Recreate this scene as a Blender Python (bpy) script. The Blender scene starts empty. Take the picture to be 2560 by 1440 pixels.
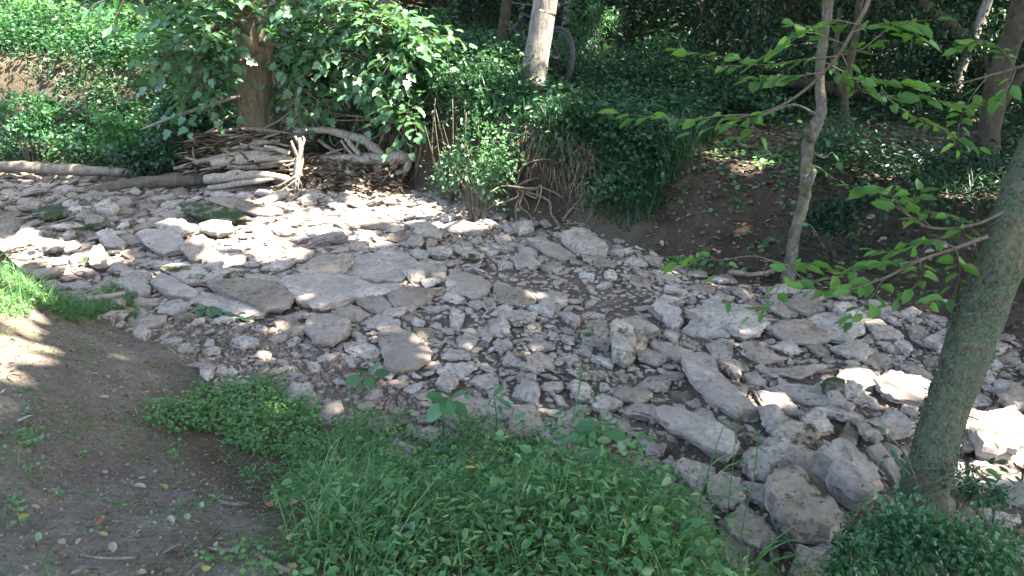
import bpy, math, random
import numpy as np
from mathutils import Matrix, Vector

SC = bpy.context.scene
COL = SC.collection
rng = np.random.default_rng(7)
random.seed(7)

# ------------------------------------------------------------------ camera, world, sun, exposure
PITCH = math.radians(20.0)
CAMH = 1.5
HF = math.radians(65.0)
FPX = 1280.0 / math.tan(HF / 2)
cam_d = bpy.data.cameras.new('camera')
cam = bpy.data.objects.new('camera', cam_d)
COL.objects.link(cam)
cam_d.sensor_width = 36.0
cam_d.lens = 18.0 / math.tan(HF / 2)
cam_d.clip_start = 0.05
cam_d.clip_end = 500
cam.location = (0, 0, CAMH)
cam.rotation_euler = (math.pi / 2 - PITCH, 0, 0)
SC.camera = cam

SUN_EL = math.radians(57)
SUN_AZ = math.radians(162)          # measured from +Y towards +X is az_c below
sun_dir = np.array([math.cos(SUN_EL) * 0.95, math.cos(SUN_EL) * -0.31, math.sin(SUN_EL)])
sun_dir /= np.linalg.norm(sun_dir)

W = bpy.data.worlds.new("World")
SC.world = W
W.use_nodes = True
wn = W.node_tree.nodes
wl = W.node_tree.links
bg = wn.get('Background') or wn.new('ShaderNodeBackground')
sky = wn.new('ShaderNodeTexSky')
sky.sky_type = 'NISHITA'
sky.sun_disc = False
sky.sun_elevation = SUN_EL
sky.sun_rotation = math.atan2(sun_dir[0], sun_dir[1])
sky.air_density = 1.0
sky.dust_density = 2.5
sky.ozone_density = 1.0
wl.new(sky.outputs[0], bg.inputs[0])
bg.inputs[1].default_value = 0.12

sl = bpy.data.lights.new('sun', 'SUN')
sl.energy = 5.0
sl.angle = math.radians(0.5)
sl.color = (1.0, 0.95, 0.88)
so = bpy.data.objects.new('sun', sl)
COL.objects.link(so)
so.location = (8, -3, 14)
so.rotation_euler = Vector(sun_dir).to_track_quat('Z', 'Y').to_euler()

SC.view_settings.view_transform = 'Standard'
SC.view_settings.look = 'None'
SC.view_settings.exposure = 3.62
SC.view_settings.gamma = 1.0
SC.view_settings.use_white_balance = True
SC.view_settings.white_balance_temperature = 7000
SC.view_settings.white_balance_tint = 10
SC.cycles.max_bounces = 6
SC.cycles.diffuse_bounces = 4
SC.cycles.glossy_bounces = 2
SC.cycles.transmission_bounces = 4
SC.cycles.use_denoising = True
SC.cycles.sample_clamp_indirect = 6

# ------------------------------------------------------------------ pixel <-> world
CP, SP = math.cos(PITCH), math.sin(PITCH)
CAM = np.array([0.0, 0.0, CAMH])


def ray(px, py):
    """direction through a pixel of the 2560 x 1440 photograph"""
    u = (np.asarray(px, float) - 1280.0) / FPX
    v = (720.0 - np.asarray(py, float)) / FPX
    return np.stack([u, CP + v * SP, -SP + v * CP], -1)


def at_y(px, py, y):
    d = ray(px, py)
    return CAM + d * (y / d[..., 1])[..., None] if d.ndim > 1 else CAM + d * (y / d[1])


def project(P):
    P = np.asarray(P, float) - CAM
    f = P[..., 1] * CP - P[..., 2] * SP
    up = P[..., 1] * SP + P[..., 2] * CP
    f = np.where(f < 0.05, 0.05, f)
    return 1280 + FPX * P[..., 0] / f, 720 - FPX * up / f


def in_poly(px, py, poly):
    px, py = np.asarray(px, float), np.asarray(py, float)
    inside = np.zeros(px.shape, bool)
    n = len(poly)
    for i in range(n):
        x1, y1 = poly[i]
        x2, y2 = poly[(i + 1) % n]
        if y1 == y2:
            continue
        c = ((y1 > py) != (y2 > py)) & (px < (x2 - x1) * (py - y1) / (y2 - y1) + x1)
        inside ^= c
    return inside


# ------------------------------------------------------------------ noise
def _hash(ix, iy, iz, seed):
    h = (ix * 374761393 + iy * 668265263 + iz * 2147483647 + seed * 144665) & 0xFFFFFFFF
    h = ((h ^ (h >> 13)) * 1274126177) & 0xFFFFFFFF
    return ((h ^ (h >> 16)) & 0xFFFF) / 65535.0


def vnoise(P, seed=0):
    P = np.asarray(P, float)
    i = np.floor(P).astype(np.int64)
    f = P - i
    f = f * f * (3 - 2 * f)
    out = 0
    for dx in (0, 1):
        for dy in (0, 1):
            for dz in (0, 1):
                w = (f[..., 0] if dx else 1 - f[..., 0]) * (f[..., 1] if dy else 1 - f[..., 1]) * (f[..., 2] if dz else 1 - f[..., 2])
                out = out + w * _hash(i[..., 0] + dx, i[..., 1] + dy, i[..., 2] + dz, seed)
    return out * 2 - 1


def fbm(P, seed=0, octv=3):
    P = np.asarray(P, float)
    s, a = 0, 1.0
    for k in range(octv):
        s = s + a * vnoise(P * (2.03 ** k), seed + k * 17)
        a *= 0.5
    return s / 1.75


def n2(x, y, s, seed=0, octv=3):
    return fbm(np.stack([np.asarray(x) * s, np.asarray(y) * s, np.zeros(np.shape(x))], -1), seed, octv)


def sm(t):
    t = np.clip(t, 0, 1)
    return t * t * (3 - 2 * t)


# ------------------------------------------------------------------ mesh assembling
class MB:
    """collects vertex and face arrays and links them as one mesh object"""
    def __init__(self):
        self.v, self.f, self.n = [], [], 0

    def add(self, V, *Fs):
        V = np.asarray(V, float).reshape(-1, 3)
        for F in Fs:
            F = np.asarray(F, np.int64)
            if F.size:
                self.f.append(F + self.n)
        self.v.append(V)
        self.n += len(V)

    def mesh(self, name, mat, smooth=False):
        V = np.concatenate(self.v) if self.v else np.zeros((0, 3))
        me = bpy.data.meshes.new(name)
        me.vertices.add(len(V))
        me.vertices.foreach_set('co', V.astype(np.float32).ravel())
        tot = np.concatenate([np.full(len(F), F.shape[1], np.int32) for F in self.f])
        idx = np.concatenate([F.ravel() for F in self.f]).astype(np.int32)
        me.loops.add(len(idx))
        me.loops.foreach_set('vertex_index', idx)
        me.polygons.add(len(tot))
        st = np.zeros(len(tot), np.int32)
        st[1:] = np.cumsum(tot)[:-1]
        me.polygons.foreach_set('loop_start', st)
        me.polygons.foreach_set('loop_total', tot)
        if smooth:
            me.polygons.foreach_set('use_smooth', np.ones(len(tot), bool))
        me.update(calc_edges=True)
        me.validate()
        for m in (mat if isinstance(mat, (list, tuple)) else [mat]):
            me.materials.append(m)
        return me

    def build(self, name, mat, parent=None, smooth=False):
        o = bpy.data.objects.new(name, self.mesh(name, mat, smooth))
        COL.objects.link(o)
        if parent is not None:
            o.parent = parent
            o.matrix_parent_inverse = parent.matrix_world.inverted()
        return o


def tag(o, label=None, cat=None, group=None, kind=None):
    if label: o['label'] = label
    if cat: o['category'] = cat
    if group: o['group'] = group
    if kind: o['kind'] = kind
    return o


def empty(name, loc, label, cat, group=None):
    o = bpy.data.objects.new(name, None)
    COL.objects.link(o)
    o.location = tuple(float(c) for c in loc)
    o.matrix_world = Matrix.Translation(o.location)
    o.empty_display_size = 0.1
    return tag(o, label, cat, group)


def frame_of(T):
    """per-row orthonormal side and up vectors for directions T"""
    T = T / np.linalg.norm(T, axis=-1, keepdims=True)
    ref = np.where(np.abs(T[..., 2:3]) > 0.9, np.array([1.0, 0, 0]), np.array([0, 0, 1.0]))
    S = np.cross(T, ref)
    S /= np.linalg.norm(S, axis=-1, keepdims=True)
    U = np.cross(S, T)
    return T, S, U


def add_tube(mb, pts, rad, seg=10, rough=0.0, seed=0, sub=6, nscale=6.0, cap=True):
    """a bent tapering limb through pts, surface broken up by noise"""
    pts = np.asarray(pts, float)
    rad = np.broadcast_to(np.asarray(rad, float), (len(pts),))
    # Catmull-Rom resample
    if len(pts) > 2 or sub > 1:
        P = np.vstack([2 * pts[0] - pts[1], pts, 2 * pts[-1] - pts[-2]])
        out, ro = [], []
        for i in range(len(pts) - 1):
            p0, p1, p2, p3 = P[i], P[i + 1], P[i + 2], P[i + 3]
            for t in np.linspace(0, 1, sub, endpoint=False):
                out.append(0.5 * (2 * p1 + (p2 - p0) * t + (2 * p0 - 5 * p1 + 4 * p2 - p3) * t * t + (-p0 + 3 * p1 - 3 * p2 + p3) * t ** 3))
                ro.append(rad[i] * (1 - t) + rad[i + 1] * t)
        out.append(pts[-1]); ro.append(rad[-1])
        pts, rad = np.array(out), np.array(ro)
    T = np.gradient(pts, axis=0)
    T, S, U = frame_of(T)
    # keep frames from twisting
    for i in range(1, len(pts)):
        s = S[i - 1] - T[i] * np.dot(S[i - 1], T[i])
        S[i] = s / (np.linalg.norm(s) + 1e-9)
        U[i] = np.cross(S[i], T[i])
    a = np.linspace(0, 2 * np.pi, seg, endpoint=False)
    ring = S[:, None, :] * np.cos(a)[None, :, None] + U[:, None, :] * np.sin(a)[None, :, None]
    R = rad[:, None].repeat(seg, 1)
    V = pts[:, None, :] + ring * R[..., None]
    if rough:
        nz = fbm(V * nscale / max(rad.max(), 0.02) * 0.12, seed, 3)
        V = V + ring * (R * rough * nz)[..., None]
    n = len(pts)
    i = np.arange(n - 1)[:, None] * seg
    j = np.arange(seg)[None, :]
    k = (j + 1) % seg
    F = np.stack([i + j, i + k, i + seg + k, i + seg + j], -1).reshape(-1, 4)
    V = V.reshape(-1, 3)
    if cap:
        V = np.vstack([V, pts[:1], pts[-1:]])
        c0, c1 = n * seg, n * seg + 1
        j = np.arange(seg); k = (j + 1) % seg
        T0 = np.stack([k, j, np.full(seg, c0)], -1)
        T1 = np.stack([(n - 1) * seg + j, (n - 1) * seg + k, np.full(seg, c1)], -1)
        mb.add(V, F, np.vstack([T0, T1]))
    else:
        mb.add(V, F)


# ------------------------------------------------------------------ leaves
def _tmpl(kind):
    if kind == 'oval':
        V = [(0, 0, 0), (.28, -.42, .07), (.28, .42, .07), (.68, -.36, .03), (.68, .36, .03), (1, 0, -.10)]
        return np.array(V), [np.array([[0, 1, 3, 5], [0, 5, 4, 2]])]
    if kind == 'lance':
        V = [(0, 0, 0), (.25, -.30, .04), (.25, .30, .04), (.65, -.26, .0), (.65, .26, .0), (1, 0, -.18)]
        return np.array(V), [np.array([[0, 1, 3, 5], [0, 5, 4, 2]])]
    if kind == 'round':
        V = [(0, 0, 0), (.12, -.38, .03), (.12, .38, .03), (.55, -.50, .05), (.55, .50, .05), (.9, -.24, 0), (.9, .24, 0), (1, 0, -.04)]
        return np.array(V), [np.array([[0, 1, 3, 5], [0, 6, 4, 2]]), np.array([[0, 5, 7], [0, 7, 6]])]
    if kind == 'lobed':
        half = [(-.04, .16), (.10, .46), (.30, .34), (.46, .50), (.58, .26), (.80, .22)]
        V = [(.25, 0, -.03)] + [(0, 0, 0)] + [(a, b, .05) for a, b in half] + [(1, 0, -.12)] + [(a, -b, .05) for a, b in half[::-1]]
        V = np.array(V)
        n = len(V) - 1
        F = [[0, 1 + i, 1 + (i + 1) % n] for i in range(n)]
        return V, [np.array(F)[:, ::-1]]
    if kind == 'blade':
        V = [(0, -.5, 0), (0, .5, 0), (.4, -.42, .05), (.4, .42, .05), (.75, -.26, .20), (.75, .26, .20), (.96, 0, .46)]
        return np.array(V), [np.array([[0, 2, 3, 1], [2, 4, 5, 3]]), np.array([[4, 6, 5]])]
    raise KeyError(kind)


TMPL = {k: _tmpl(k) for k in ('oval', 'lance', 'round', 'lobed', 'blade')}


def add_leaves(mb, P, D, N, L, Wd, kind='oval'):
    """n leaves: base P, direction D, face normal N, length L, width Wd"""
    P = np.asarray(P, float)
    n = len(P)
    if n == 0:
        return
    D = D / (np.linalg.norm(D, axis=1, keepdims=True) + 1e-9)
    S = np.cross(N, D)
    S /= np.linalg.norm(S, axis=1, keepdims=True) + 1e-9
    U = np.cross(D, S)
    V, Fs = TMPL[kind]
    L = np.broadcast_to(np.asarray(L, float), (n,))[:, None, None]
    Wd = np.broadcast_to(np.asarray(Wd, float), (n,))[:, None, None]
    X = P[:, None, :] + D[:, None, :] * V[None, :, 0:1] * L + S[:, None, :] * V[None, :, 1:2] * Wd + U[:, None, :] * V[None, :, 2:3] * L
    k = len(V)
    off = (np.arange(n) * k)[:, None, None]
    mb.add(X.reshape(-1, 3), *[(F[None] + off).reshape(-1, F.shape[1]) for F in Fs])


def unit(n, r=None):
    r = r or rng
    v = r.normal(size=(n, 3))
    return v / np.linalg.norm(v, axis=1, keepdims=True)


# ------------------------------------------------------------------ materials
def new_mat(name):
    m = bpy.data.materials.new(name)
    m.use_nodes = True
    nt = m.node_tree
    b = nt.nodes.get('Principled BSDF')
    return m, nt, nt.nodes, nt.links, b


def ramp(nodes, stops, mode='LINEAR'):
    r = nodes.new('ShaderNodeValToRGB')
    cr = r.color_ramp
    cr.interpolation = mode
    while len(cr.elements) < len(stops):
        cr.elements.new(0.5)
    for e, (p, c) in zip(cr.elements, stops):
        e.position = p
        e.color = (c[0], c[1], c[2], 1)
    return r


def noise_node(nodes, links, vec, scale, detail=4, rough=0.6, dist=0.0):
    n = nodes.new('ShaderNodeTexNoise')
    n.inputs['Scale'].default_value = scale
    n.inputs['Detail'].default_value = detail
    n.inputs['Roughness'].default_value = rough
    n.inputs['Distortion'].default_value = dist
    if vec is not None:
        links.new(vec, n.inputs['Vector'])
    return n


def mixc(nodes, links, fac, a, b, mode='MIX'):
    m = nodes.new('ShaderNodeMix')
    m.data_type = 'RGBA'
    m.blend_type = mode
    for sock, val in ((m.inputs[0], fac), (m.inputs[6], a), (m.inputs[7], b)):
        if isinstance(val, (int, float)):
            sock.default_value = val
        elif isinstance(val, tuple):
            sock.default_value = (*val, 1)
        else:
            links.new(val, sock)
    return m.outputs[2]


def leaf_mat(name, dark, mid, light, trans=0.35, rough=0.45, spec=0.4, tcol=None):
    m, nt, N, Lk, b = new_mat(name)
    g = N.new('ShaderNodeNewGeometry')
    r = ramp(N, [(0.0, dark), (0.5, mid), (1.0, light)])
    Lk.new(g.outputs['Random Per Island'], r.inputs[0])
    Lk.new(r.outputs[0], b.inputs['Base Color'])
    b.inputs['Roughness'].default_value = rough
    b.inputs['Specular IOR Level'].default_value = spec
    t = N.new('ShaderNodeBsdfTranslucent')
    tc = tcol or (1.5, 1.7, 0.7)
    mm = mixc(N, Lk, 1.0, r.outputs[0], tc, 'MULTIPLY')
    Lk.new(mm, t.inputs['Color'])
    mx = N.new('ShaderNodeMixShader')
    mx.inputs[0].default_value = trans
    Lk.new(b.outputs[0], mx.inputs[1])
    Lk.new(t.outputs[0], mx.inputs[2])
    out = N.get('Material Output')
    Lk.new(mx.outputs[0], out.inputs['Surface'])
    return m


def bark_mat(name, c1, c2, scale=8.0, stretch=0.25, bump=0.6, moss=None, moss_amt=0.5, fine=40.0):
    m, nt, N, Lk, b = new_mat(name)
    tc = N.new('ShaderNodeTexCoord')
    mp = N.new('ShaderNodeMapping')
    mp.inputs['Scale'].default_value = (1, 1, stretch)
    Lk.new(tc.outputs['Object'], mp.inputs['Vector'])
    n1 = noise_node(N, Lk, mp.outputs[0], scale * 3, 6, 0.65, 0.6)
    r = ramp(N, [(0.32, c1), (0.68, c2)])
    Lk.new(n1.outputs[0], r.inputs[0])
    col = r.outputs[0]
    nb = noise_node(N, Lk, mp.outputs[0], scale * 6, 8, 0.7, 1.0)
    if moss:
        n2_ = noise_node(N, Lk, tc.outputs['Object'], fine * 0.5, 6, 0.7)
        r2 = ramp(N, [(0.5 - 0.18 * moss_amt - .1, (0, 0, 0)), (0.66 - 0.12 * moss_amt, (1, 1, 1))])
        r2.color_ramp.elements[0].position = max(0.0, 0.62 - 0.35 * moss_amt)
        r2.color_ramp.elements[1].position = min(1.0, 0.72 - 0.25 * moss_amt)
        Lk.new(n2_.outputs[0], r2.inputs[0])
        n3 = noise_node(N, Lk, tc.outputs['Object'], fine * 2, 3, 0.6)
        r3 = ramp(N, [(0.28, tuple(c * .3 for c in moss)), (0.5, moss), (0.74, tuple(c * 1.9 for c in moss))])
        Lk.new(n3.outputs[0], r3.inputs[0])
        col = mixc(N, Lk, r2.outputs[0], col, r3.outputs[0])
    Lk.new(col, b.inputs['Base Color'])
    b.inputs['Roughness'].default_value = 0.9
    b.inputs['Specular IOR Level'].default_value = 0.15
    bp = N.new('ShaderNodeBump')
    bp.inputs['Strength'].default_value = bump
    bp.inputs['Distance'].default_value = 0.02
    Lk.new(nb.outputs[0], bp.inputs['Height'])
    Lk.new(bp.outputs[0], b.inputs['Normal'])
    return m


def rock_mat(name, c_dark, c_mid, c_light, moss=None, moss_lo=0.45, moss_hi=0.6, mscale=7.0):
    m, nt, N, Lk, b = new_mat(name)
    tc = N.new('ShaderNodeTexCoord')
    oi = N.new('ShaderNodeObjectInfo')
    g = N.new('ShaderNodeNewGeometry')
    off = N.new('ShaderNodeVectorMath'); off.operation = 'ADD'
    Lk.new(g.outputs['Position'], off.inputs[0])
    n1 = noise_node(N, Lk, off.outputs[0], 5.0, 6, 0.65, 0.4)
    n2_ = noise_node(N, Lk, off.outputs[0], 34.0, 5, 0.7)
    r = ramp(N, [(0.25, c_dark), (0.5, c_mid), (0.75, c_light)])
    Lk.new(n1.outputs[0], r.inputs[0])
    pit = ramp(N, [(0.33, (.26, .235, .22)), (0.46, (.88, .87, .86)), (0.7, (1.12, 1.12, 1.12))])
    Lk.new(n2_.outputs[0], pit.inputs[0])
    col = mixc(N, Lk, 1.0, r.outputs[0], pit.outputs[0], 'MULTIPLY')
    n5 = noise_node(N, Lk, off.outputs[0], 13.0, 4, 0.75, 0.6)
    r5 = ramp(N, [(.34, (.66, .62, .58)), (.5, (1, 1, 1)), (.72, (1.1, 1.1, 1.1))])
    Lk.new(n5.outputs[0], r5.inputs[0])
    col = mixc(N, Lk, 1.0, col, r5.outputs[0], 'MULTIPLY')
    # stone-to-stone difference
    rnd = ramp(N, [(0.0, (.56, .50, .44)), (0.2, (.82, .75, .68)), (0.45, (.95, .92, .90)), (0.75, (1.0, 1.0, 1.0)), (1.0, (1.18, 1.17, 1.14))])
    add = N.new('ShaderNodeMath'); add.operation = 'ADD'
    fr = N.new('ShaderNodeMath'); fr.operation = 'FRACT'
    Lk.new(oi.outputs['Random'], add.inputs[0])
    Lk.new(g.outputs['Random Per Island'], add.inputs[1])
    Lk.new(add.outputs[0], fr.inputs[0])
    Lk.new(fr.outputs[0], rnd.inputs[0])
    col = mixc(N, Lk, 1.0, col, rnd.outputs[0], 'MULTIPLY')
    silt = noise_node(N, Lk, off.outputs[0], 2.2, 6, 0.7, 0.4)
    rs = ramp(N, [(.43, (0, 0, 0)), (.64, (.85, .85, .85))])
    Lk.new(silt.outputs[0], rs.inputs[0])
    col = mixc(N, Lk, rs.outputs[0], col, (.23, .19, .163))
    if moss:
        n3 = noise_node(N, Lk, off.outputs[0], mscale, 5, 0.7, 0.3)
        r3 = ramp(N, [(moss_lo, (0, 0, 0)), (moss_hi, (1, 1, 1))])
        Lk.new(n3.outputs[0], r3.inputs[0])
        n4 = noise_node(N, Lk, off.outputs[0], 60, 3, 0.7)
        r4 = ramp(N, [(0.3, tuple(c * 0.5 for c in moss)), (0.7, moss)])
        Lk.new(n4.outputs[0], r4.inputs[0])
        col = mixc(N, Lk, r3.outputs[0], col, r4.outputs[0])
    Lk.new(col, b.inputs['Base Color'])
    b.inputs['Roughness'].default_value = 0.88
    b.inputs['Specular IOR Level'].default_value = 0.2
    bp = N.new('ShaderNodeBump')
    bp.inputs['Strength'].default_value = 0.9
    bp.inputs['Distance'].default_value = 0.018
    nb = noise_node(N, Lk, off.outputs[0], 22.0, 8, 0.75, 0.2)
    Lk.new(nb.outputs[0], bp.inputs['Height'])
    Lk.new(bp.outputs[0], b.inputs['Normal'])
    return m


def plain_mat(name, col, rough=0.5, metal=0.0):
    m, nt, N, Lk, b = new_mat(name)
    tc = N.new('ShaderNodeTexCoord')
    n1 = noise_node(N, Lk, tc.outputs['Object'], 30, 3, 0.6)
    r = ramp(N, [(0.3, tuple(c * .8 for c in col)), (0.7, col)])
    Lk.new(n1.outputs[0], r.inputs[0])
    Lk.new(r.outputs[0], b.inputs['Base Color'])
    b.inputs['Roughness'].default_value = rough
    b.inputs['Metallic'].default_value = metal
    return m


STONE = rock_mat('limestone', (.20, .176, .155), (.33, .297, .268), (.44, .402, .368))
STONE_DARK = rock_mat('dark_limestone', (.13, .115, .095), (.215, .185, .155), (.30, .265, .225))  # dark stones; in the far-left bed this tone also carries the shade
STONE_MOSS = rock_mat('mossy_limestone', (.21, .185, .155), (.34, .305, .265), (.45, .41, .36), moss=(.035, .050, .016), moss_lo=.50, moss_hi=.60)
MOSS_STONE = rock_mat('moss_covered_limestone', (.15, .14, .115), (.22, .2, .17), (.30, .27, .23), moss=(.032, .048, .016), moss_lo=.36, moss_hi=.50)
GRAVEL_MAT = rock_mat('gravel_chips', (.12, .10, .085), (.21, .175, .15), (.34, .30, .265))

# ------------------------------------------------------------------ ground
NX = [-60, -10, -4.2, -2.85, -2.2, -1.33, -.4, .57, .8, 1.06, 1.6, 3, 6, 60]
NY = [15, 9.2, 6.25, 5.45, 5.05, 4.0, 3.25, 2.9, 2.6, 2.3, 2.15, 1.85, 1.4, -2]
FX = [-60, -10, -6.6, -4, -2.6, -1.33, -.4, .1, .86, 1.67, 2.94, 3.4, 6, 60]
FY = [20, 11.6, 10.4, 9.9, 9.7, 9.5, 8.6, 8.05, 7.4, 6.2, 5.35, 4.9, 3.9, 2]


def near_edge(x): return np.interp(x, NX, NY)
def far_edge(x): return np.interp(x, FX, FY)


def Z(x, y, fine=True):
    x = np.asarray(x, float); y = np.asarray(y, float)
    wob = 0.12 * n2(x, y, 1.6, 5, 2) if fine else 0.0
    N = near_edge(x) + wob
    F = far_edge(x) + wob
    bed = -0.70 + (0.05 * n2(x, y, 1.1, 11, 3) if fine else 0)
    hn = np.interp(x, [-4, .3, 1, 3], [0, -.02, -.36, -.42])
    s = sm((N + 0.12 - y) / np.interp(x, [-3.6, -2.6, -1.6, -.7, .3], [.9, 2.2, 2.8, 2.0, .85]))
    z = bed + (hn - bed) * s
    d = y - F
    hf = np.interp(x, [-12, -6, -4, -2.7, -1.9, -1.0, 0, .8, 1.4, 3, 6], [0, -.15, -.28, -.3, .25, .40, .34, .20, .02, .0, .05])
    wf = np.interp(x, [-12, -6, -4, -2.7, -1.9, -1, 0, .5, .95, 1.4, 2.2, 3, 6], [2.2, 1.6, 1.0, .8, .55, .45, .40, .5, .75, 1.7, 1.9, 1.4, 1.4])
    t = sm(d / wf)
    z = z + (hf - bed) * t
    z = z + .22 * sm((y - 8.6) / 1.0) * sm((x + 1.2) / .8) * sm((1.2 - x) / .5) * sm((11.8 - y) / 1.5)
    lw = sm((-1.7 - x) / 1.6)
    z = z + 0.80 * sm((y - 11.5 - 0.1 * wob * 6) / 0.9) * lw
    hill = np.maximum(0, y - 14.0)
    z = z + 0.20 * hill * hill / (hill + 4.0) * (1 + .25 * sm((-x - 2) / 5)) + 0.35 * sm((y - 12.5) / 6) * lw
    if fine:
        bankw = np.clip(s + t, 0, 1)
        z = z + bankw * (0.05 * n2(x, y, .8, 31, 3) + 0.015 * n2(x, y, 5.0, 37, 2))
        z = z + 0.012 * n2(x, y, 9.0, 41, 2)
    return z


def ground_at(px, py, lift=0.0):
    """the point of the ground seen at a pixel (marching along its ray)"""
    d = ray(px, py)
    lo = 0.8
    t = lo
    prev = t
    while t < 80:
        p = CAM + d * t
        if p[2] < Z(p[0], p[1]) + lift:
            a, b = prev, t
            for _ in range(18):
                m = (a + b) / 2
                q = CAM + d * m
                if q[2] < Z(q[0], q[1]) + lift: b = m
                else: a = m
            return CAM + d * b
        prev = t
        t += 0.04 + 0.012 * t
    return CAM + d * 80


def grow(a, b, n, p=1.8):
    return a + (b - a) * np.linspace(0, 1, n) ** p


xs = np.concatenate([-grow(9, 80, 40)[::-1], np.arange(-8.955, 8.0, 0.045), grow(8, 80, 40)])
ys = np.concatenate([-grow(-0.6, 25, 12)[::-1], np.arange(-.55, 13.5, 0.045), grow(13.5, 110, 60)])
GX, GY = np.meshgrid(xs, ys)
GZ = Z(GX, GY)
nxv, nyv = len(xs), len(ys)
V = np.stack([GX, GY, GZ], -1).reshape(-1, 3)
ii, jj = np.meshgrid(np.arange(nxv - 1), np.arange(nyv - 1))
q0 = (jj * nxv + ii).ravel()
F = np.stack([q0, q0 + 1, q0 + nxv + 1, q0 + nxv], -1)
C = V[F].mean(1)
cx, cy = C[:, 0], C[:, 1]
wobC = 0.18 * n2(cx, cy, 1.8, 77, 3)
ppx, ppy = project(C)
PATH_POLY = [(-400, 700), (0, 760), (200, 775), (430, 800), (620, 850), (760, 905), (900, 965), (800, 985), (560, 890), (430, 960), (350, 1080), (470, 1180), (640, 1290), (780, 1500), (900, 1800), (-600, 1800), (-600, 1150), (-300, 850)]
RAMP_POLY = [(1560, 640), (1640, 560), (1690, 440), (1730, 370), (1820, 345), (2010, 390), (2000, 470), (1960, 600), (1930, 650), (1800, 700), (1650, 690)]
GRAVEL_POLY = [(380, 800), (470, 795), (600, 800), (720, 835), (870, 880), (1010, 950), (1090, 1010), (1000, 1040), (850, 990), (720, 950), (560, 930), (430, 890)]
isbed = (cy > near_edge(cx) + wobC - 0.10) & (cy < far_edge(cx) + wobC + 0.10)
front = cy > 0.6
ispath = ~isbed & front & in_poly(ppx + 120 * n2(cx, cy, 2.2, 3), ppy + 60 * n2(cx, cy, 2.2, 4), PATH_POLY) & (cy < near_edge(cx) + .4)
isramp = ~isbed & front & in_poly(ppx + 60 * n2(cx, cy, 2.2, 13), ppy + 40 * n2(cx, cy, 2.2, 14), RAMP_POLY) & (cy > far_edge(cx) - .2) & (cy < 9.3)


def soft(poly, amp, seed):
    """0..1 membership of a pixel polygon with a frayed edge"""
    acc = np.zeros(len(GXf))
    for k in range(8):
        a = k * math.pi / 4
        ox = 45 * math.cos(a); oy = 30 * math.sin(a)
        acc += in_poly(gpx + amp * n2(GXf, GYf, 3.0, seed + k) + ox, gpy + amp * .6 * n2(GXf, GYf, 3.0, seed + 9 + k) + oy, poly)
    return acc / 8


GXf, GYf = V[:, 0], V[:, 1]
gpx, gpy = project(V)
w_path = soft(PATH_POLY, 90, 3) * (GYf > .5) + (GYf <= .5) * (GXf < -.2)
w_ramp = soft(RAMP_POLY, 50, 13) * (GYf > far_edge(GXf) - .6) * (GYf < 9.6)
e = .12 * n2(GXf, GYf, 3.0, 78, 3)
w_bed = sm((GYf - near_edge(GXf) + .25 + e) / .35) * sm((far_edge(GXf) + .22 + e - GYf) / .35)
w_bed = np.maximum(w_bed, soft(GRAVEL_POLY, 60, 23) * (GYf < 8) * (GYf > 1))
face = sm((GYf - far_edge(GXf) + .1) / .3) * sm((far_edge(GXf) + .95 - GYf) / .5) * sm((GXf + 3.2) / .8) * sm((1.0 - GXf) / .5)  # darkness of the undercut hollow, painted on the bank face as dark soil
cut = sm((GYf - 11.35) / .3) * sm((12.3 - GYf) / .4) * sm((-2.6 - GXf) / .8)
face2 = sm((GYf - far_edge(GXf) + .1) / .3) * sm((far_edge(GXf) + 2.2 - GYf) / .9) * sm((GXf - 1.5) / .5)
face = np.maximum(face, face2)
w_ramp = np.clip(np.maximum(w_ramp, np.maximum(face, cut * .8)), 0, 1)


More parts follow.
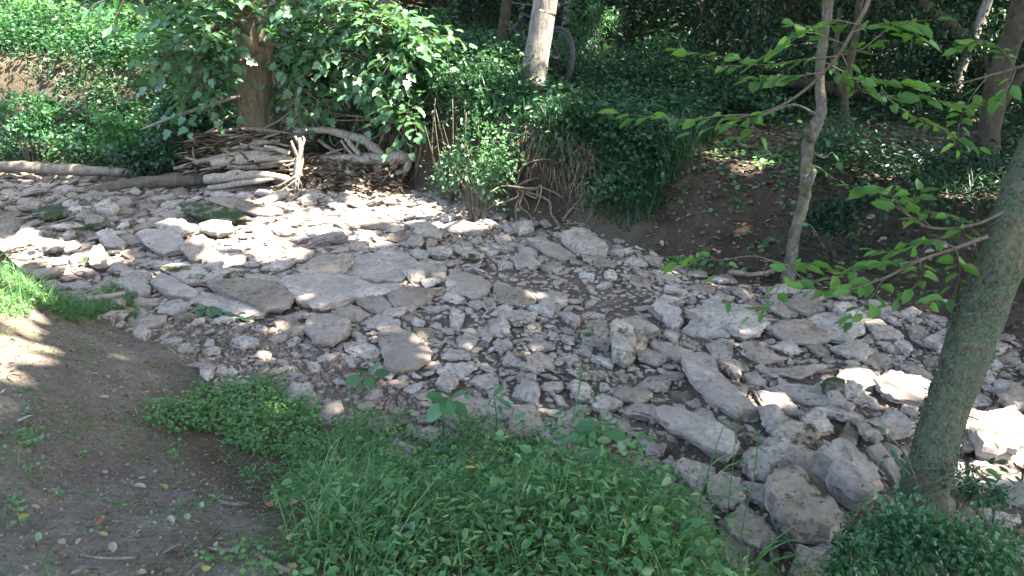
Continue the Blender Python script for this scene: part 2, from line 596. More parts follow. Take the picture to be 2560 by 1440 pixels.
def ground_mat():
    m, nt, N, Lk, b = new_mat('woodland_soil')
    g = N.new('ShaderNodeNewGeometry')
    n1 = noise_node(N, Lk, g.outputs['Position'], 3.5, 8, 0.7, 0.3)
    nf = noise_node(N, Lk, g.outputs['Position'], 48, 4, 0.7)
    def at(nm):
        a = N.new('ShaderNodeAttribute'); a.attribute_name = nm
        return a.outputs['Fac']
    def rp(stops):
        r = ramp(N, stops); Lk.new(n1.outputs[0], r.inputs[0]); return r.outputs[0]
    bank = rp([(.3, (.075, .058, .042)), (.55, (.125, .10, .072)), (.8, (.19, .155, .12))])
    path = rp([(.3, (.17, .14, .118)), (.55, (.26, .22, .19)), (.8, (.34, .295, .26))])
    bed = rp([(.3, (.10, .077, .064)), (.55, (.165, .130, .110)), (.8, (.25, .205, .178))])
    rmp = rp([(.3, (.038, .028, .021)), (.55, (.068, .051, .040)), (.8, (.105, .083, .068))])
    n3 = noise_node(N, Lk, g.outputs['Position'], 1.7, 6, 0.72, 0.5)
    n4 = noise_node(N, Lk, g.outputs['Position'], 80, 3, 0.7)
    r3 = ramp(N, [(.46, (0, 0, 0)), (.64, (1, 1, 1))]); Lk.new(n3.outputs[0], r3.inputs[0])
    r4 = ramp(N, [(.35, (.15, .15, .15)), (.65, (1, 1, 1))]); Lk.new(n4.outputs[0], r4.inputs[0])
    mf = mixc(N, Lk, 1.0, r3.outputs[0], r4.outputs[0], 'MULTIPLY')
    bank = mixc(N, Lk, mf, bank, (.06, .085, .025))
    path = mixc(N, Lk, mf, path, (.135, .14, .065))
    col = mixc(N, Lk, at('path'), bank, path)
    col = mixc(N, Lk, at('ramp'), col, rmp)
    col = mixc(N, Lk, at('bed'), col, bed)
    r2 = ramp(N, [(.3, (.6, .58, .56)), (.55, (1, 1, 1)), (.75, (1.35, 1.32, 1.28))]); Lk.new(nf.outputs[0], r2.inputs[0])
    col = mixc(N, Lk, 1.0, col, r2.outputs[0], 'MULTIPLY')
    Lk.new(col, b.inputs['Base Color'])
    b.inputs['Roughness'].default_value = .95
    b.inputs['Specular IOR Level'].default_value = .1
    bp = N.new('ShaderNodeBump'); bp.inputs['Strength'].default_value = .7; bp.inputs['Distance'].default_value = .015
    nm = noise_node(N, Lk, g.outputs['Position'], 16, 10, 0.8)
    Lk.new(nm.outputs[0], bp.inputs['Height']); Lk.new(bp.outputs[0], b.inputs['Normal'])
    bp.inputs['Strength'].default_value = 1.0; bp.inputs['Distance'].default_value = .05
    return m


GROUND = ground_mat()


def sub_mesh(mask, name):
    f = F[mask]
    u, inv = np.unique(f, return_inverse=True)
    mb = MB(); mb.add(V[u], inv.reshape(f.shape))
    o = mb.build(name, GROUND, smooth=True)
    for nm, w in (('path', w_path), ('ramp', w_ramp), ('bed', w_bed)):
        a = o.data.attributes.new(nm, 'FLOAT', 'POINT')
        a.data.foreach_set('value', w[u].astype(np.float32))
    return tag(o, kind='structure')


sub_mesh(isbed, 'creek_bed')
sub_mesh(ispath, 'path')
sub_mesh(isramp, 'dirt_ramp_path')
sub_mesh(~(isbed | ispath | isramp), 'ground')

# ------------------------------------------------------------------ stones
def rock_shape(outline, thick, seed, rough=1.0, M=None, dome=0.0):
    """closed mesh of a broken slab: outline (n,2) about its centre, top at z=0, underside at -thick"""
    r = np.random.default_rng(seed)
    P = np.asarray(outline, float)
    size = max(np.ptp(P[:, 0]), np.ptp(P[:, 1]))
    n = len(P)
    seg = np.linalg.norm(np.roll(P, -1, 0) - P, axis=1)
    step = M or np.clip(size / 12, .016, .07)
    Q = []
    for e in range(n):
        m = max(1, int(round(seg[e] / step)))
        for q in range(m):
            Q.append(P[e] + (P[(e + 1) % n] - P[e]) * q / m)
    Q = np.array(Q); M = len(Q)
    rad = np.linalg.norm(Q, axis=1)
    dirn = Q / np.maximum(rad, 1e-6)[:, None]
    a = np.arange(M)
    jag = fbm(np.stack([Q[:, 0] * 18, Q[:, 1] * 18, np.full(M, seed % 97)], -1), seed % 1000, 3)
    rad = rad * (1 + 0.05 * rough * jag) + 0.004 * r.normal(size=M)
    Q = dirn * rad[:, None]
    bevel = np.clip(0.008 + 0.012 * r.normal(size=M), 0.003, 0.045) * min(1, size / 0.25)
    rings = []
    def ring(scale, inset, z):
        R = np.maximum(rad * scale - inset, rad * 0.05)
        return np.column_stack([dirn * R[:, None], np.broadcast_to(z, (M,))])
    zt = lambda sc: -dome * thick * sc ** 2
    rings.append(ring(.30, 0, zt(.3)))
    rings.append(ring(.58, 0, zt(.58)))
    rings.append(ring(.82, 0, zt(.82)))
    rings.append(ring(1.0, bevel, zt(.95) - .003))
    strata = [(0.0, .12), (-.004, .30), (.016, .36), (.010, .62), (.026, .68), (.05, 1.0)]
    for ins, zz in strata:
        rings.append(ring(1.0, ins * min(1, size / .2) + 0.004 * r.normal(size=M), -thick * zz + 0.004 * r.normal(size=M) - dome * thick * .9 * (1 - zz)))
    V = np.concatenate([np.array([[0, 0, 0.0]])] + rings + [np.array([[0, 0, -thick]])])
    amp = min(0.018, 0.06 * size) * rough
    nz = fbm(V * (1.6 / max(size, .08)) + seed % 131, seed % 991, 2)
    nf = fbm(V * 26.0 + seed % 57, seed % 887, 3)
    V[:, 2] += amp * 1.3 * nz + amp * 0.8 * nf
    V[:, :2] *= (1 + 0.05 * rough * fbm(V * (3 / max(size, .08)) + 31 + seed % 77, seed % 701, 2))[:, None]
    R = len(rings)
    F4, F3 = [], []
    j = np.arange(M); k2 = (j + 1) % M
    F3.append(np.stack([np.zeros(M, int), 1 + j, 1 + k2], -1))
    for i in range(R - 1):
        b0, b1 = 1 + i * M, 1 + (i + 1) * M
        F4.append(np.stack([b0 + j, b1 + j, b1 + k2, b0 + k2], -1))
    lb = 1 + (R - 1) * M
    F3.append(np.stack([lb + k2, lb + j, np.full(M, 1 + R * M)], -1))
    return V, np.concatenate(F4), np.concatenate(F3)


def basis_from_normal(n, yaw=0.0):
    n = np.asarray(n, float); n = n / np.linalg.norm(n)
    x = np.array([math.cos(yaw), math.sin(yaw), 0]); x = x - n * x.dot(n); x /= np.linalg.norm(x)
    return np.column_stack([x, np.cross(n, x), n])


def rock_object(name, outline, thick, seed, mat, loc, B, rough=1.0, dome=0.0):
    V, F4, F3 = rock_shape(outline, thick, seed, rough, dome=dome)
    mb = MB(); mb.add(V, F4, F3)
    me = mb.mesh(name, mat, smooth=True)
    me.set_sharp_from_angle(angle=math.radians(24))
    o = bpy.data.objects.new(name, me)
    COL.objects.link(o)
    M4 = Matrix([[*map(float, B[0]), float(loc[0])], [*map(float, B[1]), float(loc[1])], [*map(float, B[2]), float(loc[2])], [0, 0, 0, 1]])
    o.matrix_world = M4
    return o


S_, D_, M_, G_ = STONE, STONE_DARK, STONE_MOSS, MOSS_STONE
# what others are told apart by, label, material, outline in the photograph, height of its top over the ground, thickness, lean of its top
HEROES = [
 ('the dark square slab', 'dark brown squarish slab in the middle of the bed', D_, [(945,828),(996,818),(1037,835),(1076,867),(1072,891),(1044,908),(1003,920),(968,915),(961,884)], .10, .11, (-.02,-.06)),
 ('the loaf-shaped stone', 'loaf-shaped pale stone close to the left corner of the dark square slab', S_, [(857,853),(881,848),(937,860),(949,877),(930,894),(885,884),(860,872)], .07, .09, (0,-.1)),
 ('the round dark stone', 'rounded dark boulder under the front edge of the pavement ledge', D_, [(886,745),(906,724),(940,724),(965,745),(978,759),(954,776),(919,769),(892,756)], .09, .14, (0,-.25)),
 ('the split slab', 'split pale slab with a notch right of the rounded dark boulder', S_, [(965,731),(1006,717),(1086,724),(1079,738),(1024,769),(985,756)], .09, .12, (.02,-.12)),
 ('the wedge stone', 'wedge-shaped stone just below the rounded dark boulder', S_, [(912,797),(947,780),(999,797),(999,815),(954,818),(919,815)], .07, .09, (0,-.05)),
 ('the grooved stone', 'flat grooved stone between the ledge and the wedge-shaped stone', S_, [(838,768),(870,757),(892,762),(922,781),(900,795),(862,791)], .08, .09, (0,-.06)),
 ('the middle pavement slab', 'broad flat slab forming the middle of the rock pavement', S_, [(858,672),(900,640),(962,622),(1010,628),(1040,650),(1030,676),(1000,700),(940,702),(905,690)], .06, .09, (0,-.02)),
 ('the cracked corner slab', 'smooth grey slab past the crack at the right end of the pavement', S_, [(1037,655),(1062,645),(1115,655),(1113,690),(1080,698),(1040,680)], .06, .09, (0,-.02)),
 ('the front ledge slab', 'large pale ledge slab with a dark gap beneath its front', S_, [(705,690),(757,680),(850,682),(905,694),(940,706),(996,704),(990,717),(893,735),(850,752),(800,760),(745,742)], .13, .13, (0,-.05)),
 ('the left pavement slab', 'long flat slab between the two straight cracks at the left of the pavement', S_, [(524,700),(618,693),(690,705),(733,738),(722,755),(660,768),(590,738),(542,724)], .10, .11, (0,-.03)),
 ('the tan end slab', 'tan lobed slab at the near left end of the pavement above the two seedlings', S_, [(479,752),(500,728),(542,731),(600,745),(660,766),(653,783),(608,787),(542,770)], .07, .09, (0,-.04)),
 ('the thin back slab', 'thin slab edge along the upper left of the pavement', S_, [(615,688),(640,680),(700,690),(728,706),(722,718),(690,708),(650,698)], .09, .07, (0,-.08)),
 ('the upper pavement slab', 'grey-green slab along the back edge of the pavement', S_, [(745,668),(790,640),(850,636),(880,650),(860,672),(800,684),(762,680)], .08, .09, (0,-.05)),
 ('the notched block', 'notched square block below the tan slab by the gravel', S_, [(680,794),(729,783),(764,814),(757,828),(722,832),(696,815)], .07, .09, (0,-.05)),
 ('the big angular block', 'big angular block jutting over the gravel below the ledge', S_, [(760,818),(774,780),(830,783),(880,800),(870,825),(822,848),(790,848)], .13, .16, (0,-.06)),
 ('the ribbed stone', 'broken grey boulder with ribs at the left end of the pavement', S_, [(375,700),(399,676),(434,690),(497,724),(483,738),(417,728)], .12, .15, (-.05,-.2)),
 ('the grass-edge block', 'blocky grey stone against the grass at the left bank', S_, [(281,700),(306,690),(368,690),(375,721),(345,730),(320,722)], .12, .16, (0,-.15)),
 ('the lichen ledge', 'long greenish ledge with lichen across the left of the bed', M_, [(399,665),(430,657),(500,655),(604,672),(590,686),(514,697),(469,700),(430,683)], .13, .13, (.02,-.30)),
 ('the grey heap slab', 'grey-green slab leaning in the middle of the left rubble', S_, [(340,585),(365,572),(437,575),(462,603),(450,622),(410,630),(378,617)], .16, .12, (-.1,-.4)),
 ('the upright round slab', 'rounded slab standing on edge in the left rubble', S_, [(448,613),(472,592),(507,599),(510,625),(503,641),(479,648)], .18, .12, (-.1,-.8)),
 ('the tan boulder', 'smooth tan boulder on the left leaning over the rubble', S_, [(240,578),(267,568),(285,578),(316,603),(305,617),(260,610)], .17, .16, (.1,-.5)),
 ('the white pointed stone', 'white pointed stone standing up in the sun at far left', S_, [(222,632),(232,612),(250,606),(267,634),(260,655),(222,655)], .20, .18, (0,-.8)),
 ('the long white stone', 'long bright stone lying in the sun left of the white pointed one', S_, [(80,613),(100,592),(167,603),(153,617),(104,624)], .12, .12, (0,-.25)),
 ('the mossy cube', 'squarish tan block below the lower driftwood log', M_, [(233,499),(250,488),(288,495),(297,516),(267,525),(236,516)], .20, .18, (0,-.4)),
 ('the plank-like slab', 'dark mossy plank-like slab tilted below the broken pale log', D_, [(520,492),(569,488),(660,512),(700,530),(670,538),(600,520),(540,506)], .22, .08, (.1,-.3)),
 ('the green wedge slab', 'dark green mossy slab propped over a black gap', G_, [(455,505),(520,500),(590,525),(625,545),(560,548),(500,540),(460,525)], .17, .10, (.05,-.35)),
 ('the tooth stone', 'tooth-shaped pinkish stone in front of the upright rounded slab', S_, [(510,648),(514,632),(542,624),(557,634),(552,652),(530,655)], .12, .13, (0,-.4)),
 ('the pale wide slab', 'wide pale slab half in the sun above the left rubble', S_, [(385,557),(417,544),(462,550),(486,572),(448,582),(410,572)], .17, .12, (0,-.35)),
 ('the sunlit oval slab', 'oval sunlit slab next to the wide pale slab', S_, [(500,557),(528,547),(573,550),(583,568),(542,578),(510,572)], .17, .12, (0,-.3)),
 ('the mossy hump', 'low hump of stone covered in green moss at far left', G_, [(80,533),(104,516),(130,508),(156,514),(170,533),(139,545),(100,545)], .12, .14, (0,-.2)),
 ('the far brown boulder', 'brown rounded boulder split by an overhang at the far bank foot', S_, [(1402,578),(1433,565),(1475,572),(1523,610),(1517,627),(1447,620),(1426,603)], .22, .20, (.05,-.35)),
 ('the blue-grey block', 'blue-grey block with a flat top against the dark bank', S_, [(1281,556),(1298,547),(1333,552),(1336,572),(1298,577)], .16, .17, (0,-.4)),
 ('the grey leaning slab', 'grey slab leaning with a black gap under its left end', S_, [(1037,575),(1045,555),(1072,550),(1107,575),(1100,589),(1058,584)], .17, .13, (.1,-.4)),
 ('the broad back slab', 'broad dusty slab below the sunlit shrub', S_, [(1097,566),(1120,554),(1160,548),(1215,568),(1200,578),(1163,574)], .13, .13, (.05,-.25)),
 ('the disc stone', 'round disc-shaped stone on edge behind the pavement', S_, [(1017,600),(1026,586),(1048,582),(1062,599),(1048,613),(1028,612)], .13, .08, (0,-.9)),
 ('the pale hatchet stone', 'hatchet-shaped pale stone at the back of the silt patch', S_, [(1069,617),(1093,613),(1131,620),(1125,632),(1100,640),(1080,632)], .10, .11, (0,-.25)),
 ('the small buff stone', 'buff four-sided stone left of the hatchet-shaped one', S_, [(1028,628),(1044,618),(1071,628),(1068,640),(1050,643)], .09, .09, (0,-.25)),
 ('the pinkish slab', 'pinkish slab lying over the brown silt patch', S_, [(1281,641),(1308,626),(1336,640),(1350,655),(1335,667),(1291,660)], .10, .10, (.02,-.2)),
 ('the long grey ridge', 'long grey slab sloping down to the right behind the silt', S_, [(1315,590),(1345,584),(1395,606),(1440,640),(1420,650),(1370,630)], .10, .12, (.05,-.25)),
 ('the flat oval stone', 'flat oval grey stone beside the brown rounded boulder', S_, [(1455,637),(1470,626),(1492,628),(1498,648),(1480,658),(1462,652)], .07, .06, (0,-.2)),
 ('the hinge slab', 'rectangular slab right of the silt-covered end of the pavement', S_, [(1118,692),(1156,684),(1200,694),(1226,707),(1222,724),(1190,743),(1150,736),(1120,724)], .08, .10, (0,-.04)),
 ('the long right slab', 'long slab with a straight front edge right of the rectangular slab', S_, [(1238,708),(1290,716),(1333,730),(1336,748),(1310,757),(1275,755),(1242,745)], .08, .10, (.02,-.04)),
 ('the sandy slab', 'sandy slab half buried beside the bright spot on the silt', S_, [(1340,732),(1380,726),(1419,735),(1413,762),(1380,766),(1350,758)], .05, .07, (.02,-.03)),
 ('the wedge link', 'narrow upright stone wedged in the gap between two straight slabs', S_, [(1205,758),(1218,742),(1232,745),(1238,762),(1222,775)], .07, .08, (0,-.1)),
 ('the stepped slab', 'stepped grey slab below the long straight-edged slab', S_, [(1246,782),(1294,773),(1343,779),(1333,797),(1301,803),(1263,797)], .08, .10, (0,-.12)),
 ('the arrowhead stone', 'arrowhead-shaped stone in the middle of the rubble', S_, [(1142,853),(1163,826),(1188,832),(1197,846),(1169,877),(1150,868)], .06, .06, (0,-.2)),
 ('the twin stone', 'rounded triangular stone right behind the arrowhead-shaped one', S_, [(1194,822),(1218,815),(1235,835),(1225,849),(1201,841)], .06, .06, (0,-.2)),
 ('the leaf-shaped stone', 'leaf-shaped stone standing on its point in the rubble', S_, [(1232,853),(1249,842),(1270,867),(1253,886),(1240,875)], .07, .06, (0,-.4)),
 ('the moss-sided block', 'long grey block with dark moss on its near side', M_, [(1451,828),(1460,804),(1480,795),(1520,800),(1530,825),(1524,846),(1470,836)], .18, .20, (-.05,-.1)),
 ('the bleached boulder', 'bleached boulder with a green moss stain in the middle of the bed', M_, [(1527,812),(1535,792),(1560,786),(1583,811),(1592,850),(1588,880),(1565,888),(1534,867)], .22, .26, (.1,-.45)),
 ('the grey shard', 'flat grey shard in front of the bleached boulder', S_, [(1586,874),(1621,867),(1669,891),(1649,908),(1597,894)], .08, .09, (.05,-.2)),
 ('the near triangular slab', 'flat triangular slab lowest in the central rubble', S_, [(1090,920),(1120,908),(1180,905),(1187,919),(1135,947),(1105,938)], .05, .06, (0,-.08)),
 ('the tilted flake', 'thin tilted flake over a dark gap in the central rubble', S_, [(1294,912),(1312,905),(1360,917),(1352,930),(1319,922)], .09, .05, (.05,-.25)),
 ('the big right slab', 'big smooth slab with a dark underside under the hanging leaves', S_, [(1721,775),(1783,756),(1867,756),(1900,782),(1919,804),(1894,825),(1849,825),(1811,808),(1769,790)], .16, .14, (.02,-.12)),
 ('the sunlit chip slab', 'long broken slab with bright chips right of the big smooth slab', S_, [(1922,815),(1960,800),(2010,794),(2050,808),(2082,836),(2040,848),(1985,845)], .11, .12, (.05,-.15)),
 ('the rough far slab', 'rough grey slab beneath the drooping dark leaves', S_, [(2026,790),(2060,780),(2110,782),(2150,805),(2158,822),(2117,842),(2075,835)], .12, .13, (.02,-.15)),
 ('the white square stone', 'nearly white squarish stone at the far right edge of the bed', S_, [(1922,745),(1936,731),(1964,735),(1967,752),(1943,759)], .10, .10, (0,-.5)),
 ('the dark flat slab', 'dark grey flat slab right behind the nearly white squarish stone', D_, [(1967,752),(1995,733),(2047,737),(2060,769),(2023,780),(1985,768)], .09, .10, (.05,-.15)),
 ('the bank edge stone', 'long tan stone along the foot of the far right bank', S_, [(1915,726),(1940,710),(1992,712),(2006,721),(1957,732)], .12, .13, (0,-.2)),
 ('the pale strip slab', 'pale strip of stone right of the rough grey slab', S_, [(2165,803),(2193,797),(2230,812),(2259,832),(2242,842),(2193,834)], .09, .10, (.05,-.2)),
 ('the small dark brick', 'brick-shaped dark stone at the end of the pale strip', S_, [(2242,852),(2259,842),(2283,863),(2273,880)], .10, .10, (.1,-.3)),
 ('the domed slab', 'domed pale slab in the middle of the right-hand rubble', S_, [(2085,866),(2110,854),(2141,849),(2186,870),(2162,891),(2117,882)], .10, .11, (0,-.15)),
 ('the long diagonal slab', 'long smooth slab with a white head running down to the right', S_, [(1708,890),(1728,877),(1760,878),(1785,890),(1800,925),(1850,975),(1885,1008),(1840,1018),(1775,982),(1725,930)], .18, .16, (-.05,-.22)),
 ('the cream block', 'cream-coloured block right beside the head of the long diagonal slab', S_, [(1790,891),(1815,888),(1856,910),(1850,935),(1822,922)], .13, .12, (.05,-.3)),
 ('the propped slab', 'long thick slab propped up over a deep black gap', S_, [(1645,1018),(1665,1010),(1710,1020),(1790,1052),(1832,1075),(1845,1100),(1820,1130),(1760,1105),(1690,1065),(1655,1045)], .26, .11, (-.05,-.30)),
 ('the buff shoulder block', 'buff block with a sloping face below the propped slab', S_, [(1849,1134),(1874,1114),(1936,1110),(1971,1141),(1943,1158),(1915,1180),(1884,1182)], .15, .18, (-.1,-.35)),
 ('the violet-grey slab', 'violet-grey rounded slab above the middle of the right rubble', S_, [(1898,1013),(1936,1006),(1978,1041),(1964,1058),(1940,1079),(1918,1065)], .12, .12, (-.1,-.3)),
 ('the mottled slab', 'mottled grey slab behind the mossy boulder', M_, [(1929,1082),(1950,1060),(1978,1048),(2030,1060),(2047,1078),(2026,1096),(1978,1106)], .15, .14, (0,-.3)),
 ('the mossy boulder', 'large squared boulder with a dark green moss cap near the leaning tree', M_, [(1922,1186),(1943,1158),(1999,1148),(2033,1176),(2075,1228),(2122,1286),(2075,1315),(2013,1308),(1957,1273),(1925,1225)], .32, .34, (.05,-.35)),
 ('the pale rugged block', 'pale rugged block between the mossy boulder and the leaning tree', S_, [(2037,1128),(2099,1082),(2134,1107),(2200,1162),(2217,1197),(2179,1235),(2120,1214),(2092,1190),(2075,1150)], .30, .30, (.1,-.40)),
 ('the ridge stone', 'ridged stone with a dull green tint behind the mottled slab', S_, [(2002,1045),(2030,1018),(2058,1022),(2082,1062),(2040,1068)], .14, .14, (0,-.3)),
 ('the striped shard', 'pale striped shard pointing at the leaning tree', S_, [(2072,975),(2092,971),(2137,1009),(2127,1022),(2092,1002)], .14, .10, (.05,-.4)),
 ('the white plate', 'white plate of stone left of the leaning trunk', S_, [(2144,1052),(2193,1041),(2224,1069),(2200,1093),(2162,1082)], .14, .11, (.05,-.35)),
 ('the near buff slab', 'buff rounded slab left of the mossy boulder by the tall grass', S_, [(1769,1196),(1804,1176),(1849,1192),(1867,1240),(1818,1259),(1783,1238)], .12, .13, (-.1,-.3)),
 ('the sun-flecked slab', 'white slab flecked with sun behind the tall grass blades', S_, [(1818,1292),(1846,1263),(1922,1301),(1940,1340),(1915,1357),(1845,1332)], .14, .15, (0,-.3)),
 ('the lowest slab', 'long pale slab beside a black hollow at the lower edge of the rocks', S_, [(2040,1362),(2065,1343),(2144,1398),(2155,1433),(2110,1418)], .14, .12, (-.05,-.3)),
 ('the trunk-side slab', 'upright pale slab leaning close beside the leaning trunk', S_, [(2172,1115),(2200,1100),(2242,1150),(2262,1180),(2240,1200),(2200,1150)], .20, .12, (-.3,-.5)),
 ('the bright moss cushion', 'small rounded stone topped by a bright green moss cushion', G_, [(2054,956),(2068,944),(2090,938),(2113,947),(2110,968),(2078,968)], .15, .14, (0,-.2)),
 ('the chalky stone', 'chalky lump right beside the moss-cushioned stone', S_, [(2099,962),(2134,947),(2162,964),(2144,984),(2117,980)], .13, .13, (0,-.3)),
 ('the blazing slab', 'wide slab blazing white in the sun left of the leaning trunk', S_, [(2190,947),(2230,925),(2300,935),(2335,970),(2320,1000),(2250,988),(2205,970)], .14, .13, (0,-.2)),
 ('the right sunlit boulder', 'white sunlit boulder right of the leaning trunk', S_, [(2432,1065),(2465,1022),(2540,1010),(2568,1050),(2545,1115),(2460,1108)], .24, .24, (0,-.3)),
 ('the half-sunk slab', 'mauve slab half sunk in silt behind the foreground weeds', S_, [(1172,1075),(1200,1055),(1255,1058),(1275,1090),(1250,1112),(1195,1105)], .06, .07, (0,-.05)),
 ('the light strip stone', 'light strip of stone just above the foreground weeds', S_, [(1472,998),(1510,982),(1558,1003),(1545,1018),(1505,1023)], .09, .09, (.02,-.15)),
 ('the shadowed slab', 'broad grey slab in the shade right behind the leaning trunk', S_, [(2313,845),(2350,822),(2385,815),(2420,835),(2400,860),(2350,862)], .11, .11, (0,-.2)),
 ('the edge grey boulder', 'grey boulder cut by the right edge of the view', S_, [(2500,975),(2530,955),(2580,965),(2590,1000),(2545,1008)], .16, .17, (0,-.3)),
 ('the silt flat', 'flat buff slab showing through the silt behind the weeds', S_, [(1110,1010),(1150,985),(1230,1000),(1300,1030),(1270,1045),(1190,1035)], .04, .05, (0,-.02)),
]
GROUP_ST = 'limestone slabs and stones of the dry creek bed'
hero_poly, hero_px = [], []
for hi, (ref, label, mat, poly, h, th, (nx_, ny_)) in enumerate(HEROES):
    nx_, ny_ = nx_ * .5, max(ny_ * .45, -.28)
    h = h * .7; th = min(th * .7, .20)
    poly = np.array(poly, float)
    c = poly.mean(0)
    if 'slab' in ref or 'ledge' in ref:
        poly = c + (poly - c) * 1.06
    P0 = ground_at(c[0], c[1], h)
    n = np.array([nx_, ny_, 1.0]); n /= np.linalg.norm(n)
    d = ray(poly[:, 0], poly[:, 1])
    t = ((P0 - CAM) @ n) / (d @ n)
    pts = CAM + d * t[:, None]
    cen = pts.mean(0)
    B = basis_from_normal(n, rng.uniform(0, 6.28))
    loc2 = (pts - cen) @ B
    ol = loc2[:, :2]
    area = 0.5 * np.sum(ol[:, 0] * np.roll(ol[:, 1], -1) - np.roll(ol[:, 0], -1) * ol[:, 1])
    if area < 0:
        ol = ol[::-1]
    th2 = th
    o = rock_object('flat_stone' if th < .1 else 'boulder', ol, th2, 1000 + hi * 7, mat, cen, B, 1.0, 0.03)
    tag(o, label, 'stone', GROUP_ST)
    hero_poly.append(pts[:, :2])
    hero_px.append(c)
hero_px = np.array(hero_px)
HERO_XY = np.array([p.mean(0) for p in hero_poly])


def in_hero(x, y, grow_=1.0):
    ins = np.zeros(np.shape(x), bool)
    for p in hero_poly:
        c = p.mean(0)
        q = c + (p - c) * grow_
        ins |= in_poly(x, y, [tuple(r) for r in q])
    return ins


SILT_POLY = [(1120, 640), (1230, 650), (1340, 672), (1480, 665), (1640, 720), (1560, 790), (1440, 760), (1330, 715), (1200, 690), (1130, 670)]
DARKLEFT_POLY = [(-200, 380), (330, 400), (470, 480), (340, 560), (180, 610), (-200, 560)]  # mossy, shaded end of the bed; darker stone here paints in its shade


def stone_density(px, py):
    d = np.ones(np.shape(px))
    d = np.where(in_poly(px, py, SILT_POLY), .10, d)
    d = np.where(in_poly(px, py, GRAVEL_POLY), .06, d)
    d = np.where(in_poly(px, py, [(345, 1065), (430, 1010), (560, 950), (690, 960), (750, 1000), (840, 1040), (980, 1055), (1010, 1080), (1000, 1300), (300, 1300)]), 0, d)
    return d


# candidate stones: largest first, kept apart by their own radii
cand = []
placed = []
cell = {}


def clash(x, y, r):
    k = 0.25
    i, j = int(math.floor(x / k)), int(math.floor(y / k))
    for a in range(i - 1, i + 2):
        for b in range(j - 1, j + 2):
            for (X, Y, R) in cell.get((a, b), ()):
                if (X - x) ** 2 + (Y - y) ** 2 < ((R + r) * (.90 if r > .04 else .84)) ** 2:
                    return True
    return False


def bed_points(n):
    x = rng.uniform(-8.5, 6.0, n)
    N, F_ = near_edge(x), far_edge(x)
    y = N - .25 + (F_ - N + .35) * rng.random(n)
    px, py = project(np.stack([x, y, np.full(n, -.65)], -1))
    ok = (px > -260) & (px < 2820) & (py < 1700)
    return x[ok], y[ok], px[ok], py[ok]


small = []
for (r0, r1, tries) in ((.13, .18, 1500), (.095, .13, 7000), (.065, .095, 16000), (.042, .065, 22000), (.026, .042, 60000), (.014, .026, 220000)):
    x, y, px, py = bed_points(tries)
    rr = rng.uniform(r0, r1, len(x))
    dens = stone_density(px, py)
    keep = rng.random(len(x)) < dens
    big_ok = in_poly(px, py, [(-300, 480), (760, 470), (1100, 540), (1060, 700), (300, 720), (-300, 720)]) | in_poly(px, py, [(1500, 760), (2100, 780), (2700, 880), (2700, 1500), (1700, 1500), (1580, 1000)])
    if r0 > .12:
        keep &= big_ok & (rng.random(len(x)) < .7)
    elif r0 > .06:
        keep &= big_ok | (rng.random(len(x)) < .25)
    keep &= ~in_hero(x, y, 1.0 + .25 * (r0 > .03))
    for X, Y, R in zip(x[keep], y[keep], rr[keep]):
        if clash(X, Y, R):
            continue
        cell.setdefault((int(math.floor(X / .25)), int(math.floor(Y / .25))), []).append((X, Y, R))
        placed.append((X, Y, R))
placed = np.array(placed)
zc = Z(placed[:, 0], placed[:, 1])
ppx_, ppy_ = project(np.column_stack([placed[:, :2], zc]))
dist = np.linalg.norm(np.column_stack([placed[:, :2], zc]) - CAM, axis=1)
app = placed[:, 2] / dist
vis = (ppx_ > 5) & (ppx_ < 2555) & (ppy_ > 5) & (ppy_ < 1435)
# hidden behind the foreground weeds
WEED_POLY = [(760, 1000), (960, 1015), (1200, 1030), (1560, 1090), (1640, 1230), (1760, 1300), (1800, 1440), (760, 1440)]
vis &= ~in_poly(ppx_, ppy_, WEED_POLY)
order = np.argsort(-app * vis)
N_IND = 292 - len(HEROES)
ind = order[:N_IND]
rest = np.setdiff1d(np.arange(len(placed)), ind)


def flow_yaw(px):
    """long axes of the shingled stones follow the flow: down to the right on the right side"""
    return np.interp(px, [0, 900, 1500, 2560], [-.15, -.25, -.75, -1.0])


def random_outline(r, R, aspect):
    n = r.integers(4, 8)
    a = np.sort((np.arange(n) + r.uniform(-.36, .36, n)) / n * 2 * np.pi)
    rad = R * r.uniform(.72, 1.25, n)
    return np.column_stack([np.cos(a) * rad * 1.15, np.sin(a) * rad * aspect])


SECT = ('to the left of', 'to the right of', 'just beyond', 'in front of')
ORDW = ['closest', 'second', 'third', 'fourth', 'fifth', 'sixth', 'seventh', 'eighth', 'ninth', 'tenth', 'eleventh', 'twelfth', 'thirteenth', 'fourteenth', 'fifteenth', 'sixteenth']
bucket = {}
info = []
for i in ind:
    dpx = (ppx_[i] - hero_px[:, 0]); dpy = (ppy_[i] - hero_px[:, 1])
    d2 = dpx ** 2 + (1.6 * dpy) ** 2
    k = int(np.argmin(d2))
    dx, dy = dpx[k], 1.6 * dpy[k]
    s = (1 if dx > 0 else 0) if abs(dx) > abs(dy) else (3 if dy > 0 else 2)
    bucket.setdefault((k, s), []).append((d2[k], i))
lab = {}
for (k, s), L in bucket.items():
    L.sort()
    for q, (_, i) in enumerate(L):
        lab[i] = (HEROES[k][0], SECT[s], ORDW[min(q, len(ORDW) - 1)])
